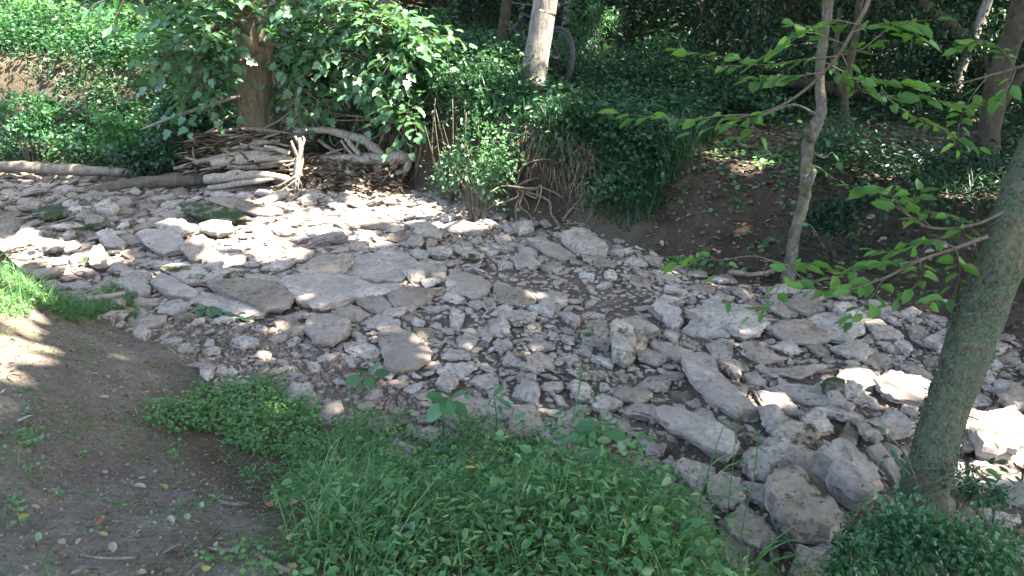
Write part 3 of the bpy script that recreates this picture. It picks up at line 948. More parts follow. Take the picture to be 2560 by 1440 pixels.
for q, i in enumerate(ind):
    X, Y, R = placed[i]
    r = np.random.default_rng(5000 + int(i))
    asp = r.uniform(.5, .95)
    thick = R * r.uniform(.25, .62)
    mat = STONE
    u = r.random()
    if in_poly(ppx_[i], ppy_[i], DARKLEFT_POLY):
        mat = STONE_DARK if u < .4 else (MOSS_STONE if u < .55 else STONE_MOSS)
    elif u < .07:
        mat = STONE_MOSS
    elif u < .16:
        mat = STONE_DARK
    tilt = r.uniform(0.0, .38)
    az = r.normal(-1.9, .9)
    n = (tilt * math.cos(az), tilt * math.sin(az), 1)
    yaw = flow_yaw(ppx_[i]) + r.normal(0, .5)
    B = basis_from_normal(n, yaw)
    lift = thick * r.uniform(.40, .80) + r.uniform(0, .035)
    o = rock_object('stone', random_outline(r, R, asp), thick + .02, 9000 + int(i), mat, (X, Y, zc[i] + lift), B, 1.0, r.uniform(.02, .35))
    tone = {'limestone': 'grey', 'dark_limestone': 'dark', 'mossy_limestone': 'moss-flecked', 'moss_covered_limestone': 'mossy'}[mat.name]
    shp = 'flat' if thick < .6 * R else ('long' if asp < .65 else 'chunky')
    ref, sec, od = lab[i]
    tag(o, f'{shp} {tone} loose stone, {od} {sec} {ref}' if od == 'closest' else f'{shp} {tone} loose stone, {od} one {sec} {ref}', 'stone', 'loose stones of the creek bed')

# the thousands of smaller stones between them
lib = []
for k in range(26):
    r = np.random.default_rng(300 + k)
    V_, F4_, F3_ = rock_shape(random_outline(r, 1.0, r.uniform(.5, .95)) * .1, .1 * r.uniform(.35, .8), 400 + k, 1.1, M=.09 if k > 12 else .055, dome=r.uniform(.05, .4))
    lib.append((V_ * 10, F4_, F3_))
mbs = MB()


def drop_stones(mb, pts, R, zz, px):
    for (X, Y), rr, z0, p in zip(pts, R, zz, px):
        V_, F4_, F3_ = lib[rng.integers(0, 26) if rr > .03 else rng.integers(13, 26)]
        tilt = rng.uniform(0, .45); az = rng.normal(-1.9, 1.1)
        B = basis_from_normal((tilt * math.cos(az), tilt * math.sin(az), 1), flow_yaw(p) + rng.normal(0, .6) + (math.pi if rng.random() < .5 else 0))
        mb.add((V_ * rr) @ B.T + np.array([X, Y, z0 + rr * rng.uniform(.25, .6)]), F4_, F3_)


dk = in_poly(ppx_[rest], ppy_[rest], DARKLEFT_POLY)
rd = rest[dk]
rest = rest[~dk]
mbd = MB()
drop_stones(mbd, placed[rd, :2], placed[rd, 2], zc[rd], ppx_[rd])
tag(mbd.build('shade_toned_rubble', STONE_DARK, smooth=True), kind='stuff')  # rubble given the dark stone tone to stand in for shade
COL.objects['shade_toned_rubble'].data.set_sharp_from_angle(angle=math.radians(24))
drop_stones(mbs, placed[rest, :2], placed[rest, 2], zc[rest], ppx_[rest])
tag(mbs.build('rubble', STONE, smooth=True), kind='stuff')
o_ = COL.objects['rubble']; o_.data.set_sharp_from_angle(angle=math.radians(24))

# gravel: chips on the silt, on the gravel bar and thinly over bank and path edge
mbg = MB()
x, y, px, py = bed_points(60000)
w = np.where(in_poly(px, py, GRAVEL_POLY), 1.0, np.where(in_poly(px, py, SILT_POLY), .15, .40))
k = rng.random(len(x)) < w
x, y, px = x[k], y[k], px[k]
gx = rng.uniform(-2.8, -.2, 16000); gy = rng.uniform(3.0, 5.6, 16000)
qx, qy = project(np.stack([gx, gy, Z(gx, gy)], -1))
k = in_poly(qx, qy, GRAVEL_POLY) & (rng.random(len(gx)) < .7)
x = np.concatenate([x, gx[k]]); y = np.concatenate([y, gy[k]]); px = np.concatenate([px, qx[k]])
n = len(x)
R = .004 + .012 * rng.random(n) ** 1.8
a = np.linspace(0, 2 * np.pi, 5, endpoint=False)
top = np.stack([np.cos(a), np.sin(a)], -1)
jit = rng.uniform(.7, 1.25, (n, 5, 1))
yaw = rng.uniform(0, 6.28, n)
cs, sn = np.cos(yaw), np.sin(yaw)
Rm = np.stack([np.stack([cs, -sn], -1), np.stack([sn, cs], -1)], 1)
t2 = np.einsum('nij,nkj->nki', Rm, top[None] * jit * np.array([1.2, .75])) * R[:, None, None]
zb = Z(x, y)
Vg = np.zeros((n, 11, 3))
Vg[:, :5, :2] = t2 * .8 + np.stack([x, y], -1)[:, None]
Vg[:, :5, 2] = (zb + R * .75)[:, None] + rng.normal(0, .15, (n, 5)) * R[:, None]
Vg[:, 5:10, :2] = t2 * 1.05 + np.stack([x, y], -1)[:, None]
Vg[:, 5:10, 2] = (zb - .003)[:, None]
Vg[:, 10] = np.stack([x, y, zb + R * .95], -1)
j = np.arange(5); k2 = (j + 1) % 5
off = (np.arange(n) * 11)[:, None, None]
Fs = (np.stack([j, 5 + j, 5 + k2, k2], -1)[None] + off).reshape(-1, 4)
Ft = (np.stack([j, k2, np.full(5, 10)], -1)[None] + off).reshape(-1, 3)
mbg.add(Vg.reshape(-1, 3), Fs, Ft)
tag(mbg.build('gravel', GRAVEL_MAT), kind='stuff')

# ------------------------------------------------------------------ where the sun comes through the leaves
def wpt(px, py, y=None):
    return ground_at(px, py, .08) if y is None else at_y(px, py, y)


SUNSPOTS = [  # pixel, radius in pixels, depth (None: the ground there)
 (985,478,70,None),(1020,512,60,None),(940,515,75,None),(870,530,75,None),(800,540,60,None),(740,545,40,None),(1000,440,50,None),(760,560,50,None),(700,590,40,None),(640,555,35,None),(700,530,26,None),
 (540,600,36,None),(450,560,32,None),(560,640,26,None),(700,622,36,None),(520,565,28,None),(600,570,30,None),(900,560,36,None),(950,590,24,None),(1060,520,30,None),(1180,560,22,None),
 (240,640,40,None),(115,603,38,None),(40,640,50,None),(15,595,40,None),(50,690,40,None),(130,640,25,None),(10,740,50,None),(200,660,22,None),(300,640,14,None),(420,668,14,None),
 (940,385,34,9.6),(985,410,46,9.5),(900,450,50,9.4),(960,450,40,9.4),(745,440,26,9.3),(700,445,26,9.2),(748,370,22,9.3),(870,350,24,9.7),(700,498,26,None),(740,500,18,None),(650,490,14,None),
 (120,60,120,13),(220,110,100,12.4),(50,110,90,12.4),(330,50,70,12.6),(330,140,46,12),(40,30,80,13.5),(230,20,60,13.5),(180,150,36,11.8),(420,110,22,11),(80,235,50,11.0),(20,260,50,10.6),(170,240,34,10.8),
 (240,310,24,None),(285,350,28,None),(330,372,26,None),(240,295,20,None),(100,290,40,10.3),(60,400,14,None),(170,420,12,None),(390,270,14,10),
 (20,830,46,None),(70,862,34,None),(5,900,36,None),(100,838,20,None),(-60,850,60,None),(60,790,26,None),
 (1368,20,22,9.45),(1372,60,20,9.45),(1360,110,19,9.45),(1340,140,20,9.45),(1350,165,22,9.45),(1328,178,16,9.45),(1376,100,10,9.45),(1330,40,10,9.45),
 (940,110,75,9.6),(1000,100,80,9.6),(900,150,50,9.5),(1040,80,34,9.6),(930,190,65,9.4),(870,80,34,9.7),(1030,250,56,9.2),(1030,300,44,9.2),(960,230,50,9.3),(820,50,30,9.8),(690,60,16,9.6),(520,40,26,9.8),(600,20,20,9.8),(860,130,30,9.6),(990,150,34,9.5),
 (1190,380,56,8.0),(1200,430,66,7.95),(1150,470,60,7.9),(1210,300,32,8.1),(1180,340,46,8.05),(1240,450,40,7.95),(1120,440,36,8.0),
 (1235,190,40,9.6),(1190,215,32,9.4),(1210,150,22,9.9),(1340,305,26,None),(1370,270,24,None),(1420,235,20,None),(1110,70,20,12),(1280,170,14,9.7),(1225,230,24,9.2),
 (1350,718,12,None),(1035,684,10,None),
 (2250,955,60,None),(2310,965,50,None),(2190,948,32,None),(1915,985,26,None),(1960,1000,20,None),(1780,905,12,None),(1840,925,14,None),
 (2480,1080,60,None),(2540,1060,60,None),(2440,1070,34,None),(2500,1130,46,None),(2560,1110,50,None),(2420,1130,30,None),
 (1872,1325,5,None),(2195,797,12,None),(1565,868,8,None),(1620,930,7,None),(1690,935,10,None),
 (2320,650,9,None),(1730,700,8,None),(2330,790,10,None),(2240,420,22,None),(2160,400,22,None),(2420,470,20,None),(2540,470,26,None),(1830,375,24,None),(1900,392,20,None),(1780,365,14,None),
 (2405,150,16,12),(2415,130,14,12),(2395,190,14,12),(2050,215,14,6.05),(2050,250,10,6.05),(2005,560,9,6.0),(2010,470,10,6.0),
 (1680,60,26,15),(1800,130,16,14),(2010,20,30,15),(1560,60,20,14),(1480,120,18,13),(2200,150,14,14),(2300,130,16,14),(2460,90,20,13),(2350,270,16,12),(1950,230,14,13),(2250,330,14,11),(2440,330,20,10),(1700,20,20,16),(1940,110,14,14),
]
for k in range(120):     # small flecks all through the wood
    q = (rng.uniform(1420, 2550), rng.uniform(5, 420), rng.uniform(3, 9), rng.uniform(11, 19))
    SUNSPOTS.append(q)
for k in range(60):
    SUNSPOTS.append((rng.uniform(0, 1000), rng.uniform(0, 200), rng.uniform(4, 12), rng.uniform(9.8, 14)))
N_BED = [k for k, q in enumerate(SUNSPOTS) if q[0] == 940 and q[1] == 385][0] + 12
SS_P, SS_R = [], []
for (px, py, r, y) in SUNSPOTS:
    p = wpt(px, py, y)
    SS_P.append(p)
    SS_R.append(r / FPX * np.linalg.norm(p - CAM))
SS_P, SS_R = np.array(SS_P), np.array(SS_R)
SUN_E1 = np.cross(sun_dir, [0, 0, 1.0]); SUN_E1 /= np.linalg.norm(SUN_E1)
SUN_E2 = np.cross(sun_dir, SUN_E1)


def in_sunbeam(Q, pad=0.0, smin=.45, upto=None):
    """leaves that would stand in one of the beams of sunlight"""
    Q = np.asarray(Q, float)
    hit = np.zeros(len(Q), bool)
    Q2 = np.stack([Q @ SUN_E1, Q @ SUN_E2, np.zeros(len(Q))], -1)
    wob = 1.12 + .38 * vnoise(Q2 * 4.5, 3) + .12 * vnoise(Q2 * 11, 4)
    for p, r in zip(SS_P[:upto], SS_R[:upto]):
        v = Q - p
        s = v @ sun_dir
        d2 = np.einsum('ij,ij->i', v, v) - s * s
        hit |= (d2 < (r * wob + min(pad, 1.3 * r + .015)) ** 2) & (s > smin)
    return hit


# ------------------------------------------------------------------ leaf colours
L_DEEP = leaf_mat('deep_green_leaf', (.012, .040, .020), (.020, .062, .030), (.034, .090, .040), .28, .42, .45)
L_MID = leaf_mat('mid_green_leaf', (.020, .072, .032), (.034, .104, .046), (.056, .145, .058), .32, .42, .45)
L_FRESH = leaf_mat('fresh_green_leaf', (.036, .110, .042), (.054, .145, .054), (.082, .18, .066), .38, .45, .4)
L_GRASS = leaf_mat('grass_green', (.028, .092, .038), (.046, .128, .050), (.085, .155, .058), .32, .45, .35)
L_CLOVER = leaf_mat('clover_leaf', (.050, .135, .048), (.080, .18, .062), (.12, .225, .08), .40, .45, .4)
L_DRY = leaf_mat('dry_straw', (.20, .16, .09), (.28, .22, .13), (.35, .28, .17), .2, .7, .2, (1.2, 1.1, .9))
L_BOUGH = leaf_mat('bough_leaf', (.034, .095, .045), (.055, .13, .062), (.085, .17, .085), .32, .36, .55)
L_WOOD = leaf_mat('forest_leaf', (.007, .022, .012), (.012, .034, .018), (.022, .055, .026), .25, .45, .35)  # leaf tone lowered so the colour carries the dimness of the wood
L_FAR = leaf_mat('dark_forest_leaf', (.005, .015, .009), (.009, .024, .013), (.016, .040, .020), .22, .45, .3)  # lowered further, deep forest shade put into the leaf colour

BARK_OAK = bark_mat('ridged_bark', (.075, .056, .038), (.20, .155, .11), 7, .16, 1.0, moss=(.07, .075, .025), moss_amt=.28)
BARK_GREY = bark_mat('grey_bark', (.085, .075, .062), (.25, .225, .20), 9, .3, 1.0)
BARK_DARK = bark_mat('dark_bark', (.020, .016, .013), (.055, .044, .034), 6, .3, .8, moss=(.05, .06, .02), moss_amt=.3)
BARK_LICHEN = bark_mat('lichen_bark', (.042, .035, .027), (.18, .165, .145), 14, .7, .9, moss=(.06, .065, .03), moss_amt=.5, fine=16)
BARK_MOSS = bark_mat('moss_covered_bark', (.030, .026, .018), (.15, .14, .10), 16, .55, 1.0, moss=(.060, .085, .050), moss_amt=.55, fine=46)
TWIG = bark_mat('twig_bark', (.07, .055, .04), (.15, .12, .09), 20, .5, .4)

# ------------------------------------------------------------------ trees
TREES = []


def make_tree(name, label, pix, depths, widths, bark, height, rough=.25, flare=1.5, group=None, lean=(0, 0), stubs=(), limbs=5, seg=18, crown_c=None, base_lift=0.0):
    """pix: trunk centre line from the base upwards; widths in pixels"""
    pts, rad = [], []
    for (p, y, w) in zip(pix, depths, widths):
        q = at_y(p[0], p[1], y)
        pts.append(q)
        rad.append(w / 2 / FPX * np.linalg.norm(q - CAM))
    pts = np.array(pts); rad = np.array(rad)
    base = pts[0].copy()
    zb = Z(base[0], base[1])
    pts[0, 2] = min(pts[0, 2], zb + .02)
    root = pts[0] - np.array([0, 0, .35])
    P = [root, *pts]; R = [rad[0] * flare * 1.15, rad[0] * flare, *rad[1:]]
    d = pts[-1] - pts[-2]; d /= np.linalg.norm(d)
    tip = pts[-1].copy(); r = rad[-1]
    n = 6
    while tip[2] < height:
        d = d + np.array([rng.normal(0, .05) + lean[0], rng.normal(0, .05) + lean[1], .12]); d /= np.linalg.norm(d)
        tip = tip + d * 1.3
        r *= .90
        P.append(tip.copy()); R.append(max(r, .015))
    e = empty(name, (base[0], base[1], zb), label, 'tree', group)
    mb = MB()
    add_tube(mb, P, R, seg, rough, rng.integers(1e6), 7, 9.0)
    for st in stubs:
        sp = [at_y(a, b, y) for a, b, y in st[0]]
        add_tube(mb, sp, st[1], 8, .3, rng.integers(1e6), 4)
    P = np.array(P)
    hi = [k for k in range(len(P)) if P[k, 2] > max(3.2, height * .35)]
    cc = P[-1] if crown_c is None else np.array(crown_c)
    for k in range(limbs if hi else 0):
        a = P[hi[rng.integers(len(hi))]]
        tgt = cc + rng.normal(0, 1.6, 3) * np.array([1.3, 1.3, .5])
        m = (a + tgt) / 2 + rng.normal(0, .3, 3) + np.array([0, 0, .4])
        rr = max(.03, rad[-1] * .45)
        add_tube(mb, [a, m, tgt], [rr, rr * .7, rr * .25], 8, .2, k, 5)
    t = mb.build('trunk', bark, e, smooth=True)
    TREES.append(dict(e=e, c=cc, P=P))
    return e


T_LEFT = make_tree('bankside_tree', 'thick ridged-bark tree rising straight behind the driftwood heap', [(645,325),(642,280),(640,225),(640,150),(632,70),(622,0)], [10.35]*6, [92,82,76,76,74,72], BARK_OAK, 10.5, .30, 1.15, limbs=7, crown_c=(-1.2, 9.2, 9.2))
T_MID = make_tree('leaning_tree', 'pale sunlit tree on the far bank with the bicycle behind it', [(1328,215),(1332,190),(1340,140),(1350,85),(1359,30),(1364,0)], [9.5]*6, [78,66,60,59,60,60], BARK_GREY, 11, .12, 1.25, limbs=7, crown_c=(3.5, 8.8, 10))
make_tree('thin_tree', 'thin dark tree just left of the pale sunlit tree', [(1238,200),(1247,150),(1257,80),(1268,0)], [10.2]*4, [30,26,25,25], BARK_DARK, 9, .2, 1.2, limbs=3, crown_c=(1.5, 12.5, 8.5))
T_MOSS = make_tree('mossy_tree', 'leaning moss-covered tree close by with its foot in a dark bush', [(2285,1330),(2312,1210),(2350,1080),(2384,975),(2425,860),(2462,750),(2516,610),(2570,470)], [2.72,2.74,2.78,2.80,2.84,2.88,2.92,2.96], [106,93,94,92,95,97,95,93], BARK_MOSS, 6.5, .22, 1.12, limbs=6, seg=64, crown_c=(5.2, 1.8, 7.6))
T_SAP = make_tree('crooked_sapling', 'slender crooked tree with pale lichen patches at the edge of the ramp', [(1980,640),(1986,590),(2003,530),(2014,470),(2016,410),(2022,355),(2038,315),(2054,265),(2050,205),(2052,150),(2062,70),(2070,0)], [6.05,6.05,6.05,6.05,6.08,6.1,6.1,6.12,6.12,6.14,6.16,6.2], [30,25,26,28,26,31,28,23,22,21,21,22], BARK_LICHEN, 7, .35, 1.15, limbs=5, crown_c=(6.4, 4.8, 8.2),
  stubs=(([(2010,485,6.0),(2026,450,5.95),(2036,425,5.93)], [.035,.03,.022]), ([(2028,345,6.08),(2022,332,6.0),(2018,322,5.97)], [.045,.035,.03]), ([(2045,290,6.1),(1990,262,6.0),(1940,275,5.9),(1885,300,5.8)], [.012,.009,.007,.004])))
make_tree('dark_tree', 'dark tree standing just past the top of the leaning mossy trunk', [(2466,455),(2470,380),(2478,300),(2492,210),(2520,120),(2555,20)], [7.0]*6, [48,42,44,46,44,44], BARK_DARK, 8, .2, 1.25, limbs=4, crown_c=(8.8, 6.5, 9), lean=(.02, 0),
  stubs=(([(2480,300,7.0),(2520,230,7.0),(2575,160,7.1)], [.06,.05,.05]),))
make_tree('forked_tree', 'thin forked grey-brown tree behind the crooked lichen-patched one', [(2118,345),(2112,290),(2110,235),(2122,170),(2140,80),(2150,0)], [9.6]*6, [26,20,18,18,16,16], BARK_DARK, 8, .2, 1.3, limbs=3, crown_c=(7, 9.5, 8.5),
  stubs=(([(2112,250,9.6),(2095,200,9.6),(2090,120,9.7),(2100,20,9.7)], [.04,.035,.03,.03]),))
make_tree('grey_tree', 'smooth grey trunk far back above the sunlit leaves', [(960,75),(964,40),(968,0)], [16.5]*3, [50,44,42], BARK_GREY, 12, .08, 1.1, limbs=4, crown_c=(2.5, 16, 11))
make_tree('far_tree', 'thin grey trunk far back beside the top of the pale sunlit tree', [(1408,110),(1414,60),(1420,0)], [16]*3, [20,18,17], BARK_GREY, 10, .1, 1.1, limbs=3, crown_c=(6.5, 15.5, 10))
make_tree('tilted_tree', 'tilted dead trunk with a sunlit pale side in the far right wood', [(2388,240),(2402,180),(2428,110),(2470,0)], [12]*4, [20,18,18,20], BARK_GREY, 8, .15, 1.2, limbs=2, crown_c=(11, 11, 9))
bgT = [(1555,60,17,26,'far dark trunk among leaves right of the pale tree'),(1745,90,18,24,'far dark trunk left of the crooked lichen-patched tree'),(1880,100,15,20,'far dark trunk behind the upper hanging twig'),
       (2560,150,15,34,'far thick dark trunk at the very right edge'),(1110,60,19,24,'far dark trunk right of the smooth grey one'),(820,60,20,26,'far trunk almost hidden behind the sunlit branch leaves'),
       (420,40,19,28,'far trunk behind the leaves left of the ridged-bark tree'),(110,30,21,26,'far trunk on the sunlit upper left bank')]
for (px, py, y, w, l) in bgT:
    g0 = at_y(px, py, y)
    make_tree('woodland_tree', l, [(px - rng.uniform(-10, 10), py + 60), (px, py), (px + rng.uniform(-20, 20), 0)], [y] * 3, [w * 1.15, w, w * .95], BARK_DARK, 11, .15, 1.2, limbs=4, group='dark trunks of the wood behind the creek', seg=10, crown_c=(g0[0] + 3, y, 10.5))

# ------------------------------------------------------------------ unseen canopy overhead, its leaves set and culled to shape the sunlight
cl = []
GRID = 1.15
for gx_ in np.arange(-12.5, 23, GRID):
    for gy_ in np.arange(-4.5, 37, GRID):
        x = gx_ + rng.uniform(-.5, .5) * GRID; y = gy_ + rng.uniform(-.5, .5) * GRID
        if 9.0 < y < 14 and x < .2: continue
        if 9.0 < y < 14 and x < 1.5 and rng.random() < .4: continue
        if x < -3 and 5 < y < 15.5: continue
        if x < -5.5 and y < 10: continue
        cl.append((x, y, rng.uniform(7.0, 13.0), rng.uniform(.9, 1.4)))
cl = np.array(cl)
tc_ = np.array([t['c'] for t in TREES])
who = np.argmin(np.linalg.norm(cl[:, None, :2] - tc_[None, :, :2], axis=2), axis=1)
canopy_mb = [MB() for _ in TREES]
N_CROWN = 200
HALF = .04          # leaves seen along the sunlight: where they close the canopy and where they leave it open
gx_, gy_ = np.meshgrid(np.arange(-8.5, 9.5, .12), np.arange(.9, 13.5, .12))
gz_ = Z(gx_, gy_, False)
FP = np.concatenate([np.stack([gx_, gy_, gz_ + dz], -1).reshape(-1, 3) for dz in (0, .6, 1.3)])
fu, fv = FP @ SUN_E1, FP @ SUN_E2
u0, v0 = fu.min() - .2, fv.min() - .2
nu, nv = int((fu.max() + .2 - u0) / HALF) + 1, int((fv.max() + .2 - v0) / HALF) + 1
foot = np.zeros((nu, nv), bool)
iu, iv = ((fu - u0) / HALF).astype(int), ((fv - v0) / HALF).astype(int)
for a in range(-2, 3):
    for b in range(-2, 3):
        foot[np.clip(iu + a, 0, nu - 1), np.clip(iv + b, 0, nv - 1)] = True
cover = np.zeros((nu, nv), bool)
DISC = [(a, b) for a in range(-2, 3) for b in range(-2, 3) if a * a + b * b <= 5]


def mark(Q):
    a = ((Q @ SUN_E1 - u0) / HALF).astype(int); b = ((Q @ SUN_E2 - v0) / HALF).astype(int)
    for da, db in DISC:
        x_, y_ = a + da, b + db
        k = (x_ >= 0) & (x_ < nu) & (y_ >= 0) & (y_ < nv)
        cover[x_[k], y_[k]] = True


def canopy_leaves(w, Q, lo, hi):
    n = len(Q)
    D = unit(n); D[:, 2] = D[:, 2] * .4 - .15
    Nn = unit(n) * .5 + np.array([0, 0, 1.0]) + sun_dir * .4
    L = rng.uniform(lo, hi, n)
    add_leaves(canopy_mb[w], Q - D / np.linalg.norm(D, axis=1, keepdims=True) * L[:, None] * .5, D, Nn, L, L * .82, 'oval')


for (x, y, h, r), w in zip(cl, who):
    Q = np.array([x, y, h]) + unit(N_CROWN) * (rng.random(N_CROWN) ** .38 * r)[:, None] * np.array([1.2, 1.2, .6])
    Q = Q[~in_sunbeam(Q, .15)]
    mark(Q)
    canopy_leaves(w, Q, .24, .38)
open_cells = np.argwhere(foot & ~cover)  # leaves added along the sun rays to shut stray gaps
P_ = (u0 + (open_cells[:, 0] + .5) * HALF)[:, None] * SUN_E1 + (v0 + (open_cells[:, 1] + .5) * HALF)[:, None] * SUN_E2
h_ = rng.uniform(7.2, 11.5, len(P_))
P_ = P_ + ((h_ - P_[:, 2]) / sun_dir[2])[:, None] * sun_dir
ok = ~in_sunbeam(P_, .07) & (rng.random(len(P_)) < .996)
open_cells, P_ = open_cells[ok], P_[ok]
take = []
for q in rng.permutation(len(P_)):
    a, b = open_cells[q]
    if cover[a, b]: continue
    take.append(q)
    cover[max(0, a - 2):a + 3, max(0, b - 2):b + 3] = True
P_ = P_[take]
wf_ = np.argmin(np.linalg.norm(P_[:, None, :2] - tc_[None, :, :2], axis=2), axis=1)
for w in np.unique(wf_):
    canopy_leaves(w, P_[wf_ == w], .20, .27)

# ------------------------------------------------------------------ visible branches of the trees
def twig_leaves(mbl, mbw, pts, L, wr, kind, step, up=1.0, droop=.25, r0=.006, spread=.9, cull=False, jit=.25, petiole=.2):
    """one twig through pts with alternate leaves along it"""
    pts = np.asarray(pts, float)
    seg = np.linalg.norm(np.diff(pts, axis=0), axis=1)
    cum = np.concatenate([[0], np.cumsum(seg)])
    n = max(3, int(cum[-1] / step))
    s = np.linspace(.12, 1, n) * cum[-1]
    P = np.stack([np.interp(s, cum, pts[:, i]) for i in range(3)], 1)
    T = np.gradient(P, axis=0); T /= np.linalg.norm(T, axis=1, keepdims=True) + 1e-9
    side = np.cross(T, np.array([0, 0, 1.0])); side /= np.linalg.norm(side, axis=1, keepdims=True) + 1e-9
    sg = np.where(np.arange(n) % 2 == 0, 1, -1)[:, None]
    D = T * .7 + side * sg * spread + rng.normal(0, jit, (n, 3)) + np.array([0, 0, -droop])
    D[-1] = T[-1]
    Nn = np.array([0, 0, up]) + rng.normal(0, .45, (n, 3))
    Ls = L * rng.uniform(.65, 1.15, n)
    if cull:
        kk = ~in_sunbeam(P, .03, .3, N_BED)
        P, D, Nn, Ls = P[kk], D[kk], Nn[kk], Ls[kk]
    Dn = D / np.linalg.norm(D, axis=1, keepdims=True)
    B = P + Dn * (Ls * petiole)[:, None]
    add_leaves(mbl, B, D, Nn, Ls, Ls * wr, kind)
    if mbw is not None:
        add_tube(mbw, pts, np.linspace(r0, r0 * .4, len(pts)), 5, 0, 0, 3)


def pix_path(pp, depths):
    return np.array([at_y(a, b, d) for (a, b), d in zip(pp, depths)])


# low leafy boughs of the ridged-bark tree, hanging over the driftwood
boughs = [
 ([(640,60),(760,40),(880,60),(990,70),(1085,100)], [10.2,9.9,9.7,9.6,9.5], 1.0),
 ([(650,110),(770,120),(900,150),(980,230),(1035,310)], [10.2,9.8,9.5,9.3,9.2], 1.0),
 ([(640,40),(560,60),(470,100),(400,150)], [10.2,9.9,9.8,9.7], 1.0),
 ([(645,130),(580,160),(510,210),(450,270)], [10.2,9.9,9.7,9.6], 1.0),
 ([(640,10),(560,-10),(470,10),(390,40)], [10.2,9.9,9.7,9.6], 1.0),
 ([(650,20),(740,0),(850,0),(960,40)], [10.2,10,9.9,9.8], 1.0),
 ([(760,30),(850,70),(930,90),(1010,80),(1075,85)], [10,9.7,9.6,9.5,9.4], 1.0),
 ([(780,100),(860,110),(930,170),(960,220),(985,260)], [9.8,9.6,9.5,9.4,9.3], .9),
 ([(800,20),(880,30),(960,60),(1050,130)], [9.9,9.7,9.5,9.4], 1.0),
 ([(900,120),(960,190),(1010,250),(1045,320)], [9.5,9.35,9.25,9.2], .7),
 ([(900,60),(970,110),(1030,130),(1060,160)], [9.6,9.45,9.4,9.35], .8),
 ([(655,160),(720,190),(780,240),(830,270)], [10.15,9.9,9.8,9.7], .8),
 ([(690,60),(730,100),(760,130),(790,180)], [10.1,9.8,9.7,9.7], .8),
 ([(590,60),(560,90),(530,130),(500,140)], [10.1,9.8,9.7,9.7], .8),
]
for pp, dd, sc in boughs:
    mbl, mbw = MB(), MB()
    P = pix_path(pp, dd)
    add_tube(mbw, P, np.linspace(.022, .005, len(P)), 6, .1, 1, 5)
    cum = np.concatenate([[0], np.cumsum(np.linalg.norm(np.diff(P, axis=0), axis=1))])
    for k in range(36):
        s = rng.uniform(.25, 1) * cum[-1]
        a = np.array([np.interp(s, cum, P[:, i]) for i in range(3)])
        d = rng.normal(0, 1, 3) * np.array([1, .8, .55]); d[2] -= .25
        d /= np.linalg.norm(d)
        ln = rng.uniform(.28, .65) * sc
        tx, ty = project(np.array([a + d * ln * .6]))
        if 585 < tx[0] < 700 and ty[0] > 90: continue
        twig_leaves(mbl, mbw, [a, a + d * ln * .5 + np.array([0, 0, .04]), a + d * ln + np.array([0, 0, -.05])], .125, .92, 'lobed', .075, droop=.3, r0=.0032)
    br = mbw.build('branch', TWIG, T_LEFT, smooth=True)
    mbl.build('leaves', L_BOUGH, br)

# hanging twigs of the mossy tree, close to the camera
L_NEAR = leaf_mat('near_backlit_leaf', (.050, .125, .040), (.075, .17, .045), (.11, .22, .05), .5, .5, .3, (1.3, 1.5, .6))
near_twigs = [
 # (main twig, depth), then side twigs with leaves
 ([(2190,-60),(2165,20),(2130,80),(2095,140),(2030,210),(1960,260),(1890,285),(1810,300)], 3.3, .009, [
   ([(1890,285),(1800,290),(1700,300),(1560,285)], .088, 12), ([(1960,260),(1900,290),(1850,300),(1740,330)], .07, 12),
   ([(2110,110),(2000,80),(1900,150),(1705,128)], .08, 14), ([(2095,140),(2000,150),(1940,160),(1790,165)], .07, 12),
   ([(2060,180),(1990,190),(1930,190),(1880,200)], .095, 12), ([(2070,170),(2120,195),(2200,200),(2300,210)], .085, 14),
   ([(2090,140),(2160,120),(2240,60),(2310,100)], .09, 12), ([(2130,80),(2200,60),(2260,55),(2330,50)], .085, 12),
   ([(2100,125),(2160,230),(2270,240),(2410,262)], .085, 16), ([(2200,230),(2280,290),(2350,320),(2440,365)], .08, 14),
   ([(1870,300),(1885,315),(1895,325),(1900,340)], .09, 2), ([(2140,60),(2080,50),(2040,70),(1990,60)], .085, 10)]),
 ([(2470,590),(2390,620),(2300,650),(2210,695),(2130,715),(2060,705)], 2.75, .008, [
   ([(2210,695),(2140,720),(2080,730),(2020,720)], .075, 12), ([(2300,650),(2240,660),(2170,660),(2080,690)], .075, 12),
   ([(2390,620),(2330,600),(2240,630),(2190,625)], .07, 12), ([(2300,650),(2300,700),(2230,760),(2140,790)], .075, 12),
   ([(2210,695),(2180,740),(2150,770),(2130,800)], .085, 6), ([(2390,620),(2400,680),(2380,740),(2310,755)], .07, 12)]),
 ([(2530,520),(2440,560),(2330,570),(2260,530),(2200,490)], 2.9, .007, [
   ([(2260,530),(2220,480),(2180,470),(2130,465)], .085, 12), ([(2330,570),(2300,540),(2280,510),(2290,480)], .085, 10),
   ([(2440,560),(2380,540),(2330,530),(2300,545)], .07, 12), ([(2440,560),(2390,590),(2320,600),(2260,610)], .07, 10)]),
 ([(2600,150),(2540,170),(2470,190),(2380,215)], 3.6, .008, [
   ([(2540,170),(2500,120),(2450,100),(2400,120)], .075, 12), ([(2470,190),(2430,240),(2400,300),(2395,370)], .075, 12), ([(2540,170),(2520,220),(2480,260),(2460,250)], .075, 12)]),
 ([(2110,690),(2020,700),(1960,660),(1900,650)], 3.0, .004, [([(1990,690),(1970,665),(2020,655),(2075,665)], .09, 8), ([(1960,670),(1930,760),(1900,775),(1880,790)], .075, 6)]),
 ([(1960,660),(1880,640),(1800,650),(1690,640)], 3.2, .003, [([(1800,650),(1770,640),(1720,640),(1690,655)], .08, 10), ([(1820,650),(1800,690),(1805,715),(1815,745)], .085, 3)]),
]
